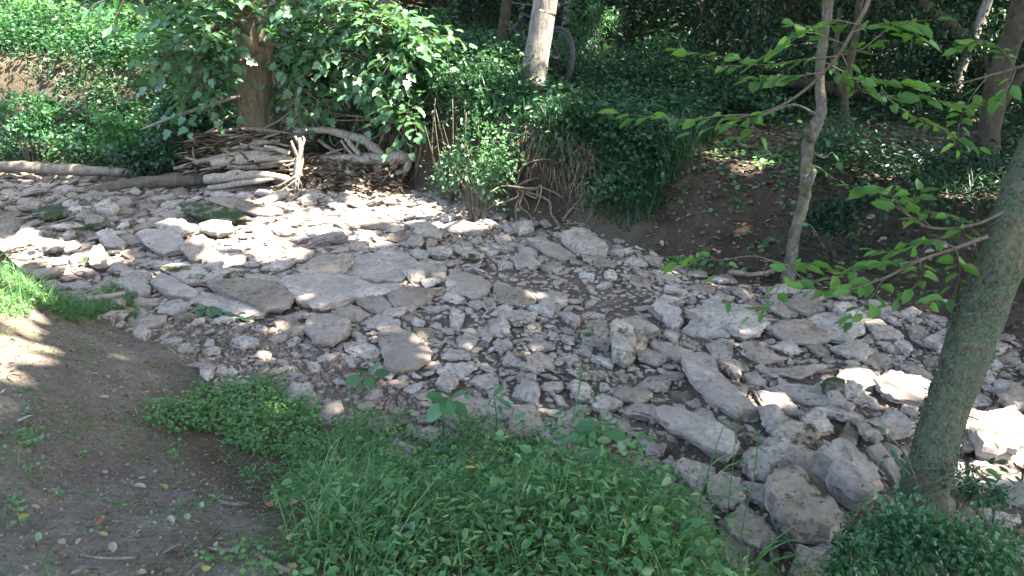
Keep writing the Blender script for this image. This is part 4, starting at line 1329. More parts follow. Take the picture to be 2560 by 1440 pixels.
for main, dep, r0, subs in near_twigs:
    mbl, mbw = MB(), MB()
    P = pix_path(main, [dep + .03 * i for i in range(len(main))])
    add_tube(mbw, P, np.linspace(r0, r0 * .45, len(P)), 7, .1, 2, 5)
    for pp, L, nl in subs:
        Q = pix_path(pp, [dep + .05 * i + rng.uniform(-.1, .1) for i in range(len(pp))])
        ln = np.linalg.norm(np.diff(Q, axis=0), axis=1).sum()
        twig_leaves(mbl, mbw, Q, L * 1.02, .58, 'oval', max(.012, ln / (nl * 1.3)), droop=.16, r0=r0 * .35, spread=.75, jit=.16)
    br = mbw.build('branch', TWIG, T_MOSS, smooth=True)
    mbl.build('leaves', L_NEAR, br)
# leaf tufts sprouting from the mossy trunk and small shoots on the crooked sapling
for tree, mt, yy, L, wr, st, r0, paths in ((T_MOSS, L_DEEP, 2.6, .045, .5, .02, .003, ([(2290,1200),(2260,1130),(2220,1090),(2190,1070)], [(2290,1200),(2250,1160),(2230,1140),(2215,1150)], [(2330,1210),(2390,1180),(2440,1170),(2500,1160)], [(2320,1240),(2400,1215),(2470,1190),(2545,1185)])),
                         (T_SAP, L_MID, 6.0, .075, .7, .05, .004, ([(2030,380),(2060,395),(2080,380),(2090,400)], [(2016,410),(2050,420),(2075,440),(2095,450)], [(2050,150),(2110,180),(2160,210),(2200,240)], [(1990,560),(2020,560),(2040,580),(2050,600)]))):
    for pp in paths:
        mbl, mbw = MB(), MB()
        twig_leaves(mbl, mbw, pix_path(pp, [yy] * 4), L, wr, 'oval', st, r0=r0)
        br = mbw.build('shoot', TWIG, tree); mbl.build('leaves', mt, br)

tr = [c for c in T_MOSS.children if c.name.startswith('trunk')][0].data
co = np.zeros(len(tr.vertices) * 3, np.float32); tr.vertices.foreach_get('co', co); co = co.reshape(-1, 3).astype(float) + np.array(T_MOSS.location)
fl_ = np.zeros(len(tr.polygons) * 3, np.float32); tr.polygons.foreach_get('center', fl_); fl_ = fl_.reshape(-1, 3).astype(float)
nn_ = np.zeros(len(tr.polygons) * 3, np.float32); tr.polygons.foreach_get('normal', nn_); nn_ = nn_.reshape(-1, 3).astype(float)
mw_ = np.array([c for c in T_MOSS.children if c.name.startswith('trunk')][0].matrix_world)
fl_ = fl_ @ mw_[:3, :3].T + mw_[:3, 3]
zsel = np.where(fl_[:, 2] < 2.2)[0]
pick = rng.choice(zsel, 15000)
n = len(pick)
base_ = fl_[pick] + rng.normal(0, .007, (n, 3))
keep = fbm(base_ * 7, 5, 3) > -.08
base_, nr_ = base_[keep], nn_[pick][keep]; n = len(base_)
mbm = MB()
L = rng.uniform(.006, .016, n)
add_leaves(mbm, base_, np.array([0, 0, -.6]) + rng.normal(0, .6, (n, 3)) + nr_ * .5, nr_ + rng.normal(0, .5, (n, 3)), L, L * .6, 'oval')
L_MOSS = leaf_mat('trunk_moss', (.016, .026, .017), (.038, .058, .040), (.105, .13, .10), .15, .8, .15)
tag(mbm.build('moss', L_MOSS, T_MOSS), kind='stuff')

# ------------------------------------------------------------------ undergrowth
def weeds(mb, x, y, H, k, L, spread=.5, kind='oval', wr=.6, zoff=0.0, flat=.45, cull=True):
    n = len(x)
    if n == 0: return
    z = Z(x, y)
    H = np.broadcast_to(H, (n,))
    u = rng.random((n, k)) ** .7
    az = rng.uniform(0, 2 * np.pi, (n, k))
    rr = spread * H[:, None] * rng.random((n, k)) * (.35 + .65 * u)
    P = np.stack([x[:, None] + np.cos(az) * rr, y[:, None] + np.sin(az) * rr, z[:, None] + zoff + H[:, None] * (.12 + .88 * u)], -1).reshape(-1, 3)
    D = np.stack([np.cos(az), np.sin(az), rng.uniform(-.5, .35, (n, k))], -1).reshape(-1, 3) + rng.normal(0, .25, (n * k, 3))
    Nn = np.array([0, 0, 1.0]) + rng.normal(0, flat, (n * k, 3))
    Ls = np.broadcast_to(L, (n,))[:, None].repeat(k, 1).ravel() * rng.uniform(.55, 1.2, n * k)
    if cull:
        hi = (P[:, 2] - np.repeat(z, k)) > .35
        ok = np.ones(len(P), bool)
        if hi.any():
            ok[hi] = ~in_sunbeam(P[hi], 0.0)
        P, D, Nn, Ls = P[ok], D[ok], Nn[ok], Ls[ok]
    add_leaves(mb, P, D, Nn, Ls, Ls * wr, kind)


def grass(mb, x, y, H, W, nb=1, bend=.6, zoff=0.0, fan=.02):
    n = len(x) * nb
    if n == 0: return
    z = np.repeat(Z(x, y), nb)
    x = np.repeat(x, nb) + rng.normal(0, fan, n); y = np.repeat(y, nb) + rng.normal(0, fan, n)
    H = np.repeat(np.broadcast_to(H, (n // nb,)), nb) * rng.uniform(.5, 1.15, n)
    az = rng.uniform(0, 2 * np.pi, n)
    hor = np.stack([np.cos(az), np.sin(az), np.zeros(n)], -1)
    D = hor * (rng.uniform(.05, bend, n))[:, None] + np.array([0, 0, 1.0])
    Nn = hor - D * 0 + np.array([0, 0, -.05])
    add_leaves(mb, np.stack([x, y, z - .01 + zoff], -1), D, Nn, H, np.broadcast_to(W, (n,)) * rng.uniform(.7, 1.3, n), 'blade')


def scatter(x0, x1, y0, y1, n):
    return rng.uniform(x0, x1, n), rng.uniform(y0, y1, n)


def patchy(x, y, s, lo, seed):
    return rng.random(len(x)) < sm((n2(x, y, s, seed, 3) - lo) / .5)


HOLLOW_POLY = [(720, 215), (900, 205), (1010, 250), (1060, 340), (1090, 420), (1060, 500), (980, 480), (700, 470), (560, 420), (690, 340)]
HOLLOW2 = [(1250, 400), (1330, 380), (1390, 430), (1420, 520), (1520, 600), (1300, 600), (1180, 560)]
RAMP_BARE = [(1470, 690), (1580, 560), (1640, 440), (1690, 340), (1830, 305), (2040, 350), (2010, 470), (1975, 600), (1940, 690), (1800, 740), (1640, 720)]
far_mb, far_mb2, far_gr = MB(), MB(), MB()
# left bench and upper left bank
x, y = scatter(-12, -1.3, 9.6, 15.5, 11000)
px, py = project(np.stack([x, y, Z(x, y)], -1))
ok = (y > far_edge(x) + .25) & ~in_poly(px, py, HOLLOW_POLY)
cutf = (y > 11.45) & (y < 12.1)
ok &= ~cutf | (rng.random(len(x)) < .75) & ((px < 10) | (px > 130))
x, y = x[ok], y[ok]
h = rng.uniform(.10, .38, len(x)) * np.where(y > 12, 1.7, 1.0)
a = rng.random(len(x)) < .55
weeds(far_mb, x[a], y[a], h[a], 9, .065, .9, 'oval', .62)
weeds(far_mb2, x[~a], y[~a], h[~a] * 1.1, 9, .06, .9, 'round', .8)
x, y = scatter(-12, -1.3, 9.8, 15, 9000)
px, py = project(np.stack([x, y, Z(x, y)], -1))
ok = (y > far_edge(x) + .2) & patchy(x, y, .7, -.15, 61) & ~in_poly(px, py, HOLLOW_POLY)
grass(far_gr, x[ok], y[ok], rng.uniform(.18, .5, ok.sum()), .011, 3, .9)
# lip of the upper bank: dry hanging grass and roots
# middle and right far bank
x, y = scatter(-1.9, 3.2, 7.2, 14.5, 15000)
px, py = project(np.stack([x, y, Z(x, y)], -1))
ok = (y > far_edge(x) + .3) & ~in_poly(px, py, HOLLOW_POLY) & ~in_poly(px, py, HOLLOW2) & ~in_poly(px + 25 * n2(x, y, 2, 9), py, RAMP_BARE)
facezone = (y < far_edge(x) + .75) & (x < .9)
ok &= ~facezone | (rng.random(len(x)) < .45)
x, y = x[ok], y[ok]
h = rng.uniform(.15, .5, len(x)) * np.where(y > 10.5, 1.4, 1) * np.where((x > .15) & (x < 1.0) & (y > 8.5) & (y < 10), .28, 1)
a = rng.random(len(x)) < .5
weeds(far_mb2, x[a], y[a], h[a], 9, .062, .8, 'oval', .5)
weeds(far_mb2, x[~a], y[~a], h[~a], 9, .055, .9, 'round', .75)
x, y = scatter(-.6, 2.2, 7.3, 11.5, 9000)
px, py = project(np.stack([x, y, Z(x, y)], -1))
ok = (y > far_edge(x) + .22) & ~in_poly(px, py, RAMP_POLY) & ~in_poly(px, py, HOLLOW2) & (rng.random(len(x)) < .8)
gh = rng.uniform(.2, .5, len(x)) * np.where((x > .15) & (x < 1.0) & (y > 8.5) & (y < 10), .4, 1)
grass(far_gr, x[ok], y[ok], gh[ok], .011, 4, 1.3, fan=.04)
# right of the ramp
x, y = scatter(1.8, 10, 5.2, 13, 9000)
px, py = project(np.stack([x, y, Z(x, y)], -1))
bare = in_poly(px, py, [(1780, 330), (2000, 310), (2460, 330), (2470, 410), (2100, 400), (1990, 420), (1800, 380)])
ok = (y > far_edge(x) + .28) & ~in_poly(px + 20 * n2(x, y, 2, 9), py, RAMP_BARE) & (~bare | (rng.random(len(x)) < .15)) & ((y > far_edge(x) + .8) | (rng.random(len(x)) < .8))
x, y = x[ok], y[ok]
h = rng.uniform(.08, .32, len(x))
a = rng.random(len(x)) < .6
far_mb3 = MB()
weeds(far_mb3, x[a], y[a], h[a], 9, .05, .9, 'oval', .6)
weeds(far_mb3, x[~a], y[~a], h[~a], 8, .045, .9, 'round', .8)
tag(far_mb3.build('shaded_ground_cover', L_WOOD), kind='stuff')  # the lowered forest leaf tone paints in the shade here
x, y = scatter(1.9, 10, 5.2, 12, 7000)
px, py = project(np.stack([x, y, Z(x, y)], -1))
ok = (y > far_edge(x) + .6) & ~in_poly(px, py, RAMP_POLY) & patchy(x, y, .8, -.1, 62) & (py > 400)
grass(far_gr, x[ok], y[ok], rng.uniform(.15, .4, ok.sum()), .009, 3, 1.1)
n = 2600
xw = rng.uniform(-2.9, 0.6, n)
yw = far_edge(xw) + rng.uniform(.30, .75, n)
zw = Z(xw, yw) + rng.uniform(-.22, .22, n)
add_leaves(far_mb2, np.stack([xw, yw - .12, zw], -1), rng.normal(0, .5, (n, 3)) + np.array([0, -.6, -.5]), rng.normal(0, .4, (n, 3)) + np.array([0, -.5, 1.0]), rng.uniform(.04, .09, n), rng.uniform(.02, .05, n), 'oval')
grass(far_gr, xw[:1300], yw[:1300] - .05, rng.uniform(.2, .5, 1300), .010, 2, 1.6)
tag(far_mb.build('bank_undergrowth', L_MID), kind='stuff')
tag(far_mb2.build('bank_ground_cover', L_DEEP), kind='stuff')
tag(far_gr.build('bank_grass', L_DEEP), kind='stuff')

# scattered little seedlings on the dirt ramp
mb = MB()
x, y = scatter(1.2, 3.2, 6.0, 9.2, 620)
px, py = project(np.stack([x, y, Z(x, y)], -1))
ok = in_poly(px, py, RAMP_POLY) & (px > 1690 + 60 * rng.normal(size=len(x)))
weeds(mb, x[ok], y[ok], rng.uniform(.02, .07, ok.sum()), 3, .05, .9, 'round', .85, cull=False)
tag(mb.build('ramp_seedlings', L_FRESH), kind='stuff')

# ------------------------------------------------------------------ the wood behind
mb1, mb2 = MB(), MB()
for k in range(430):
    x = rng.uniform(-15, 20); y = rng.uniform(12.8, 27)
    if abs(x) > 3 + y * .75: continue
    if x < -1 and y < 14.5 and rng.random() < .7: continue
    if -1.2 < x < 1.8 and y < 13.2: continue
    z0 = float(Z(x, y))
    r = rng.uniform(.5, 1.15)
    h = z0 + rng.uniform(.2, 3.4) * (1 if y > 15 else .55)
    n = 330
    Q = np.array([x, y, h]) + unit(n) * (rng.random(n) ** .5 * r)[:, None] * np.array([1.2, 1.0, .75])
    Q = Q[~in_sunbeam(Q, 0.0)]
    n = len(Q)
    D = unit(n); D[:, 2] = D[:, 2] * .5 - .2
    Nn = unit(n) * .6 + np.array([0, 0, 1.0])
    L = rng.uniform(.06, .12, n)
    add_leaves(mb1 if k % 3 else mb2, Q, D, Nn, L, L * rng.uniform(.45, .7, n), 'oval')
for k in range(230):
    y = rng.uniform(25, 36); x = rng.uniform(-1, 1) * (4 + y * .78)
    z0 = float(Z(x, y))
    n = 200
    Q = np.array([x, y, z0 + rng.uniform(.2, 3.2)]) + unit(n) * (rng.random(n) ** .5 * rng.uniform(1.0, 1.9))[:, None] * np.array([1.2, 1.0, .8])
    L = rng.uniform(.14, .26, n)
    add_leaves(mb1 if k % 3 else mb2, Q, unit(n), unit(n) * .6 + np.array([0, -.4, 1.0]), L, L * .6, 'oval')
for k in range(70):
    y = rng.uniform(10.4, 13.5); x = rng.uniform(2.6, 12)
    z0 = float(Z(x, y))
    n = 260
    Q = np.array([x, y, z0 + rng.uniform(.1, 1.3)]) + unit(n) * (rng.random(n) ** .5 * rng.uniform(.4, .8))[:, None] * np.array([1.2, 1.0, .7])
    Q = Q[(Q[:, 2] > Z(Q[:, 0], Q[:, 1])) & ~in_sunbeam(Q, 0.0)]; n = len(Q)
    L = rng.uniform(.05, .10, n)
    add_leaves(mb1 if k % 3 else mb2, Q, unit(n) - np.array([0, 0, .2]), unit(n) * .6 + np.array([0, 0, 1.0]), L, L * .55, 'oval')
# low cover on the forest floor
x, y = scatter(-13, 16, 13, 24, 9000)
h = rng.uniform(.15, .8, len(x))
weeds(mb1, x, y, h, 9, .085, .8, 'oval', .55)
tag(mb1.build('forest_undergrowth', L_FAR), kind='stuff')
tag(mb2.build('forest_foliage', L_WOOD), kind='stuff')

# ------------------------------------------------------------------ single shrubs
def shrub(name, label, px, py, depth, rx, rz, n, L, kind, mat, wr=.6, stems=6, cat='shrub', group=None, fill=.45, droop=.2, cull=False):
    c = at_y(px, py, depth)
    b = np.array([c[0], c[1] + .05, float(Z(c[0], c[1] + .05))])
    e = empty(name, b, label, cat, group)
    mbl, mbw = MB(), MB()
    rx = rx / FPX * depth; rz = rz / FPX * depth
    m = max(6, n // 60)
    cc = c + unit(m) * (rng.random(m) ** .4)[:, None] * np.array([rx, rx * .8, rz]) * .8
    for q in range(m):
        k = n // m
        Q = cc[q] + rng.normal(0, .30, (k, 3)) * np.array([rx, rx * .8, rz]) * fill * 2 * .5
        Q[:, 2] = np.maximum(Q[:, 2], Z(Q[:, 0], Q[:, 1]) + .02)
        if cull:
            Q = Q[~in_sunbeam(Q, .02, .12, N_BED)]
        k = len(Q)
        if not k: continue
        D = Q - c; D /= np.linalg.norm(D, axis=1, keepdims=True) + 1e-6
        D = D + rng.normal(0, 1.0, (k, 3)); D[:, 2] -= droop
        Ls = L * rng.uniform(.6, 1.2, k)
        add_leaves(mbl, Q, D, np.array([0, 0, 1.0]) + rng.normal(0, .45, (k, 3)), Ls, Ls * wr, kind)
    for q in range(stems):
        t = cc[q % m]
        add_tube(mbw, [b + rng.normal(0, .04, 3) * np.array([1, 1, 0]) - np.array([0, 0, .08]), (b + t) / 2 + rng.normal(0, .06, 3), t], [.010, .007, .003], 5, 0, 0, 4)
    mbw.build('stem', TWIG, e)
    mbl.build('foliage', mat, e)
    return e


L_DARKMID = leaf_mat('bush_leaf', (.016, .060, .030), (.026, .085, .040), (.045, .12, .052), .30, .42, .45)
L_PALE = leaf_mat('pale_shrub_leaf', (.034, .095, .045), (.055, .13, .062), (.085, .17, .082), .33, .38, .5)
shrub('bank_shrub', 'pale small-leaved shrub lit by the sun at the foot of the dark bank', 1180, 400, 8.05, 120, 150, 2600, .055, 'oval', L_PALE, .62, 10, fill=.62, cull=True)
shrub('bank_shrub', 'feathery green shrub on the bank lip above the sunlit pale one', 1120, 290, 8.8, 90, 70, 1200, .05, 'oval', L_DEEP, .5, 8, cull=True)
shrub('leafy_bush', 'dark leafy bush wrapped round the foot of the leaning mossy trunk', 2250, 1350, 2.35, 160, 120, 2100, .027, 'oval', L_MID, .52, 12, droop=.1, fill=.8)
shrub('leafy_bush', 'feathery dark bush filling the lower right corner beside the mossy trunk', 2460, 1390, 2.25, 180, 110, 2500, .025, 'oval', L_MID, .52, 12, droop=.1, fill=.8)
shrub('leafy_bush', 'open bush of blue-green leaves left of the mossy trunk foot', 2110, 1395, 2.2, 90, 70, 700, .032, 'lance', L_MID, .5, 8, droop=.1)
shrub('leafy_bush', 'bush of dull green leaves right of the mossy trunk by the sunlit stones', 2450, 1215, 2.9, 120, 50, 620, .030, 'lance', L_DARKMID, .5, 8, droop=.1)
shrub('wood_shrub', 'feathery shrub left of the thin dark tree', 1090, 170, 10.4, 110, 90, 1900, .06, 'lance', L_MID, .42, 8)
shrub('wood_shrub', 'tall weedy shrub between the sunlit boughs and the smooth grey trunk', 1060, 60, 13.0, 110, 70, 1300, .09, 'lance', L_MID, .35, 8)
shrub('wood_shrub', 'yellow-green sunlit shrub around the foot of the thin dark tree', 1225, 205, 9.7, 75, 60, 1100, .055, 'oval', L_FRESH, .6, 8)
shrub('wood_shrub', 'grassy dark shrub right of the bicycle wheel', 1560, 200, 11.2, 150, 110, 2600, .075, 'lance', L_DEEP, .3, 8)
shrub('wood_shrub', 'broad dark shrub beyond the top of the dirt ramp', 1660, 180, 12.6, 130, 120, 2400, .08, 'oval', L_DEEP, .5, 8)
shrub('wood_shrub', 'airy shrub behind the bicycle and right of the pale tree', 1480, 60, 13.2, 90, 80, 1500, .08, 'lance', L_MID, .35, 8)
shrub('bank_shrub', 'low broadleaved plant clump hanging on the bank right of the twisted roots', 1530, 480, 7.7, 120, 90, 1500, .06, 'oval', L_MID, .6, 8)
shrub('bank_shrub', 'dark leafy clump at the left end of the driftwood heap', 380, 400, 9.9, 110, 60, 1100, .07, 'lobed', L_DEEP, .8, 8)
shrub('bank_shrub', 'bright bush in the sun on the low left bank', 300, 340, 10.2, 90, 60, 1200, .06, 'round', L_FRESH, .8, 8)
shrub('bank_shrub', 'fresh green bush at the far left edge above the long driftwood log', 60, 300, 10.6, 110, 70, 1500, .07, 'oval', L_MID, .6, 8)
shrub('bank_shrub', 'dark bush left of the ridged-bark trunk', 480, 270, 10.5, 100, 90, 1400, .075, 'lobed', L_DEEP, .85, 8)
shrub('bank_shrub', 'leafy bush just behind the right side of the ridged-bark trunk', 760, 170, 10.9, 90, 90, 1300, .08, 'lobed', L_DEEP, .85, 8)
shrub('wood_shrub', 'tall sunlit shrub at the upper left corner on the bank top', 90, 60, 13.2, 140, 80, 2200, .075, 'oval', L_FRESH, .55, 8)
shrub('wood_shrub', 'sunlit shrub on the bank top left of the hanging boughs', 300, 80, 12.9, 110, 80, 1900, .07, 'oval', L_FRESH, .6, 8)
shrub('bank_shrub', 'dark fern-like clump right of the foot of the crooked lichen-patched tree', 2090, 560, 6.5, 90, 60, 900, .055, 'lance', L_DEEP, .4, 6)
shrub('bank_shrub', 'dark clump of leaves between the hanging twigs and the dark tree', 2330, 560, 6.6, 110, 60, 1000, .055, 'oval', L_DEEP, .55, 6)
# foliage of a nearer branch at the upper left
e = empty('overhanging_branch', at_y(330, -60, 6.5), 'blue-green leafy branch reaching in from the top edge at upper left', 'branch')
mbl, mbw = MB(), MB()
for pp in ([(330,-60),(310,0),(290,40),(275,75)], [(330,-60),(350,0),(370,20),(390,10)], [(330,-60),(280,-10),(240,10),(215,30)]):
    twig_leaves(mbl, mbw, pix_path(pp, [6.5] * 4), .13, .5, 'oval', .06, r0=.008, droop=.4)
mbw.build('twig', TWIG, e); mbl.build('leaves', L_MID, e)

# ------------------------------------------------------------------ the near bank
CLOVER_POLY = [(345, 1065), (430, 1010), (560, 950), (690, 960), (750, 1000), (840, 1040), (980, 1055), (1010, 1080), (900, 1130), (760, 1150), (600, 1125), (420, 1110)]
TALL_POLY = [(760, 1180), (880, 1100), (1020, 1080), (1200, 1100), (1560, 1130), (1640, 1210), (1720, 1320), (1900, 1470), (2200, 1600), (820, 1600), (740, 1330)]
MID_POLY = [(560, 1130), (760, 1140), (860, 1200), (860, 1600), (640, 1600), (560, 1400), (640, 1290)]
LEFT_POLY = [(-300, 1040), (60, 1060), (150, 1150), (110, 1250), (60, 1330), (190, 1440), (200, 1600), (-300, 1600)]
EDGE_POLY = [(-300, 620), (60, 650), (150, 700), (300, 730), (330, 765), (200, 790), (60, 770), (-300, 790)]
x, y = scatter(-3.2, 2.6, 1.3, 6.6, 90000)
px, py = project(np.stack([x, y, Z(x, y)], -1))
jx, jy = px + 90 * n2(x, y, 4, 3) + 40 * n2(x, y, 14, 13), py + 70 * n2(x, y, 4, 8) + 30 * n2(x, y, 14, 18)
clover = in_poly(jx, jy, CLOVER_POLY)
tall = in_poly(jx, jy, TALL_POLY)
mid = in_poly(jx, jy, MID_POLY)
left = in_poly(jx, jy, LEFT_POLY)
edge = in_poly(jx, jy, EDGE_POLY)
pathz = in_poly(px, py, PATH_POLY)
hn_ = np.clip(.55 + .9 * n2(x, y, 2.6, 91, 3), .2, 1.4)
L_WEED = leaf_mat('weed_leaf', (.038, .112, .040), (.066, .158, .054), (.115, .205, .068), .38, .45, .4)
nt_ = L_WEED.node_tree; cr_ = [n_ for n_ in nt_.nodes if n_.type == 'VALTORGB'][0].color_ramp
e_ = cr_.elements.new(.965); e_.color = (.085, .175, .062, 1); cr_.elements[-1].color = (.26, .22, .07, 1)
u = rng.random(len(x))
g1, g2, g3, g4 = MB(), MB(), MB(), MB()
k = clover & (u < .55) & (n2(x, y, 6, 33, 3) > -.25)
weeds(g1, x[k], y[k], rng.uniform(.02, .10, k.sum()), 6, .018, .9, 'round', .9, cull=False, flat=.6)
dens_ = .35 + .65 * sm((px - 720) / 380)
k = tall & (u < .26 * dens_) & (n2(x, y, 3.2, 95, 3) > -.38 + .5 * sm((1050 - px) / 350))
weeds(g2, x[k], y[k], hn_[k] * rng.uniform(.08, .30, k.sum()), 7, .034, .6, 'lance', .42, cull=False, flat=.6)
k = tall & (u > .92)
weeds(g4, x[k], y[k], hn_[k] * rng.uniform(.10, .30, k.sum()), 5, .036, .7, 'oval', .62, cull=False)
k = in_poly(jx, jy, [(1050, 1080), (1560, 1110), (1700, 1300), (1850, 1500), (1350, 1500), (1150, 1250)]) & (u > .52) & (u < .54)
weeds(g4, x[k], y[k], rng.uniform(.12, .30, k.sum()), 7, .042, .55, 'oval', .66, cull=False)
k = mid & (u < .22) & patchy(x, y, 4, -.2, 5)
weeds(g1, x[k], y[k], rng.uniform(.015, .06, k.sum()), 5, .017, .9, 'round', .85, cull=False)
k = left & (u < .30) & patchy(x, y, 5, -.2, 6)
weeds(g1, x[k], y[k], rng.uniform(.015, .06, k.sum()), 5, .017, .9, 'round', .85, cull=False)
k = edge & (u < .5)
weeds(g1, x[k], y[k], rng.uniform(.02, .10, k.sum()), 4, .022, .8, 'oval', .7, cull=False)
k = pathz & (u < .12) & patchy(x, y, 3.5, .0, 7)
weeds(g1, x[k], y[k], rng.uniform(.008, .03, k.sum()), 4, .014, .9, 'round', .85, cull=False)
k = tall & (u > .2) & (u < .52)
grass(g3, x[k], y[k], hn_[k] * rng.uniform(.12, .36, k.sum()), .0045, 2, 1.1)
k = (mid | clover) & (u > .4) & (u < .52) & patchy(x, y, 3, -.1, 15)
grass(g3, x[k], y[k], rng.uniform(.04, .13, k.sum()), .004, 3, 1.0)
k = tall & (u > .60) & (u < .64)
grass(g3, x[k], y[k], hn_[k] * rng.uniform(.28, .50, k.sum()), .0055, 1, .9)
k = left & (u > .5) & (u < .58)
grass(g3, x[k], y[k], rng.uniform(.03, .11, k.sum()), .004, 3, 1.1)
k = edge & (u > .3)
grass(g3, x[k], y[k], rng.uniform(.06, .2, k.sum()), .005, 3, 1.0)
k = pathz & (u > .9) & patchy(x, y, 2.5, .1, 17)
grass(g3, x[k], y[k], rng.uniform(.01, .05, k.sum()), .003, 2, 1.3)
tag(g1.build('clover', L_CLOVER), kind='stuff')
tag(g2.build('leafy_weeds', L_WEED), kind='stuff')
tag(g4.build('broadleaf_weeds', L_GRASS), kind='stuff')
tag(g3.build('near_bank_grass', L_WEED), kind='stuff')
# straws, bits of dead leaf and chips of bark all over the near bank
lm = MB()
k = (y < near_edge(x) - .2) & ((u < .09) | (pathz & (u < .20)))
xx, yy = x[k], y[k]; n = len(xx)
D = rng.normal(0, 1, (n, 3)) * np.array([1, 1, .12])
L = .005 + .036 * rng.random(n) ** 2.0
add_leaves(lm, np.stack([xx, yy, Z(xx, yy) + .006], -1), D, np.array([0, 0, 1.0]) + rng.normal(0, .25, (n, 3)), L, L * rng.choice([.08, .12, .5, .7], n), 'oval')
x2, y2 = scatter(-8, 7, 3, 10, 9000)
k = (y2 > near_edge(x2) + .3) & (y2 < far_edge(x2) + .3) & (rng.random(len(x2)) < .5)
n = k.sum()
D = rng.normal(0, 1, (n, 3)) * np.array([1, 1, .2]); L = rng.uniform(.015, .05, n)
add_leaves(lm, np.stack([x2[k], y2[k], Z(x2[k], y2[k]) + rng.uniform(.005, .05, n)], -1), D, np.array([0, 0, 1.0]) + rng.normal(0, .3, (n, 3)), L, L * rng.choice([.1, .5, .7], n), 'oval')
x2, y2 = scatter(1.2, 8, 5.0, 10, 11000)
k = (y2 > far_edge(x2) + .02); n = k.sum()
D = rng.normal(0, 1, (n, 3)) * np.array([1, 1, .2]); L = rng.uniform(.03, .08, n)
add_leaves(lm, np.stack([x2[k], y2[k], Z(x2[k], y2[k]) + .01], -1), D, np.array([0, 0, 1.0]) + rng.normal(0, .3, (n, 3)), L, L * rng.choice([.2, .6, .7], n), 'oval')
k = (y < near_edge(x) - .1) & (u > .5) & (u < .95)
xx = np.concatenate([x[k], x[k] + rng.normal(0, .03, k.sum())]); yy = np.concatenate([y[k], y[k] + rng.normal(0, .03, k.sum())]); n = len(xx)
D = rng.normal(0, 1, (n, 3)) * np.array([1, 1, .3]); L = rng.uniform(.004, .012, n)
cm_ = MB()
add_leaves(cm_, np.stack([xx, yy, Z(xx, yy) + .003], -1), D, np.array([0, 0, 1.0]) + rng.normal(0, .6, (n, 3)), L, L * rng.uniform(.5, .9, n), 'oval')
tag(cm_.build('soil_crumbs', leaf_mat('soil_crumb', (.05, .038, .03), (.13, .105, .088), (.24, .205, .18), 0.0, .95, .1)), kind='stuff')
L_LITTER = leaf_mat('dead_leaf', (.07, .05, .036), (.135, .10, .072), (.26, .21, .16), .1, .8, .15, (1.1, .9, .7))
tag(lm.build('leaf_litter', L_LITTER), kind='stuff')
for t, m_ in zip(TREES, canopy_mb):
    if m_.n:
        m_.build('shade_canopy', L_MID, t['e'])  # unseen shading leaves, filed under the nearest tree

# ------------------------------------------------------------------ driftwood
WOOD_PALE = bark_mat('weathered_wood', (.14, .115, .09), (.33, .29, .245), 12, .35, .7)
WOOD_BROWN = bark_mat('brown_driftwood', (.085, .068, .052), (.25, .205, .165), 10, .35, .8)
WOOD_DARK = bark_mat('dark_wet_log', (.05, .04, .03), (.14, .11, .085), 8, .3, .8, moss=(.06, .07, .03), moss_amt=.25)
ROOT = bark_mat('root_bark', (.10, .075, .055), (.22, .175, .135), 14, .5, .5)


def log(name, label, pp, y, w, mat, seg=10, rough=.35, group='driftwood of the heap', extra=(), cat='driftwood', dy=None):
    ys = [y] * len(pp) if np.isscalar(y) else y
    P = pix_path(pp, ys)
    ws = [w] * len(pp) if np.isscalar(w) else w
    R = [q / 2 / FPX * np.linalg.norm(p - CAM) for q, p in zip(ws, P)]
    mb = MB()
    add_tube(mb, P, R, seg, rough, rng.integers(1e6), 6, 8)
    for pp2, y2, w2 in extra:
        Q = pix_path(pp2, [y2] * len(pp2))
        add_tube(mb, Q, np.linspace(w2, w2 * .35, len(Q)) / 2 / FPX * y2, 7, .3, rng.integers(1e6), 4)
    o = mb.build(name, mat, smooth=True)
    return tag(o, label, cat, group)


log('log', 'long barkless log lying across the far left bank foot', [(-40,418),(60,418),(160,424),(260,428),(335,432)], [10.1,10.05,10.0,9.95,9.9], [20,24,26,22,16], WOOD_BROWN)
log('log', 'long dark log under the heap running down to the left', [(185,488),(290,468),(420,452),(560,445),(690,440)], [9.45,9.5,9.55,9.6,9.65], [26,30,32,28,22], WOOD_DARK)
log('log', 'broken pale log with a bright sunlit end', [(512,448),(540,446),(600,440),(660,437),(735,450)], [9.25,9.25,9.25,9.25,9.2], [22,26,20,17,18], WOOD_PALE, extra=[([(560,440),(580,430),(610,428)], 9.25, 14)])
log('log', 'splintered slat of wood below the broken pale log', [(520,470),(580,462),(640,452),(690,446)], 9.22, [12,16,14,8], WOOD_PALE)
log('branch_log', 'thick arched branch curving over the heap and back down', [(735,331),(770,327),(820,326),(870,340),(910,352),(945,378),(955,392),(930,400)], [9.9,9.85,9.8,9.75,9.7,9.65,9.6,9.55], [12,16,19,22,24,24,22,18], WOOD_PALE)
log('log', 'sunlit trunk lying level under the arched branch', [(640,404),(740,402),(840,400),(920,397),(1000,398)], [9.75,9.7,9.65,9.6,9.55], [18,24,28,30,30], WOOD_PALE)
log('gnarled_root', 'gnarled root end of the level trunk with two hooked prongs', [(975,398),(1000,392),(1022,402),(1012,430),(996,455)], [9.55,9.5,9.5,9.45,9.45], [30,34,20,14,7], WOOD_PALE, extra=[([(1000,395),(1015,398),(1030,396),(1028,408)], 9.5, 14), ([(985,388),(1000,386),(1008,395)], 9.5, 24)])
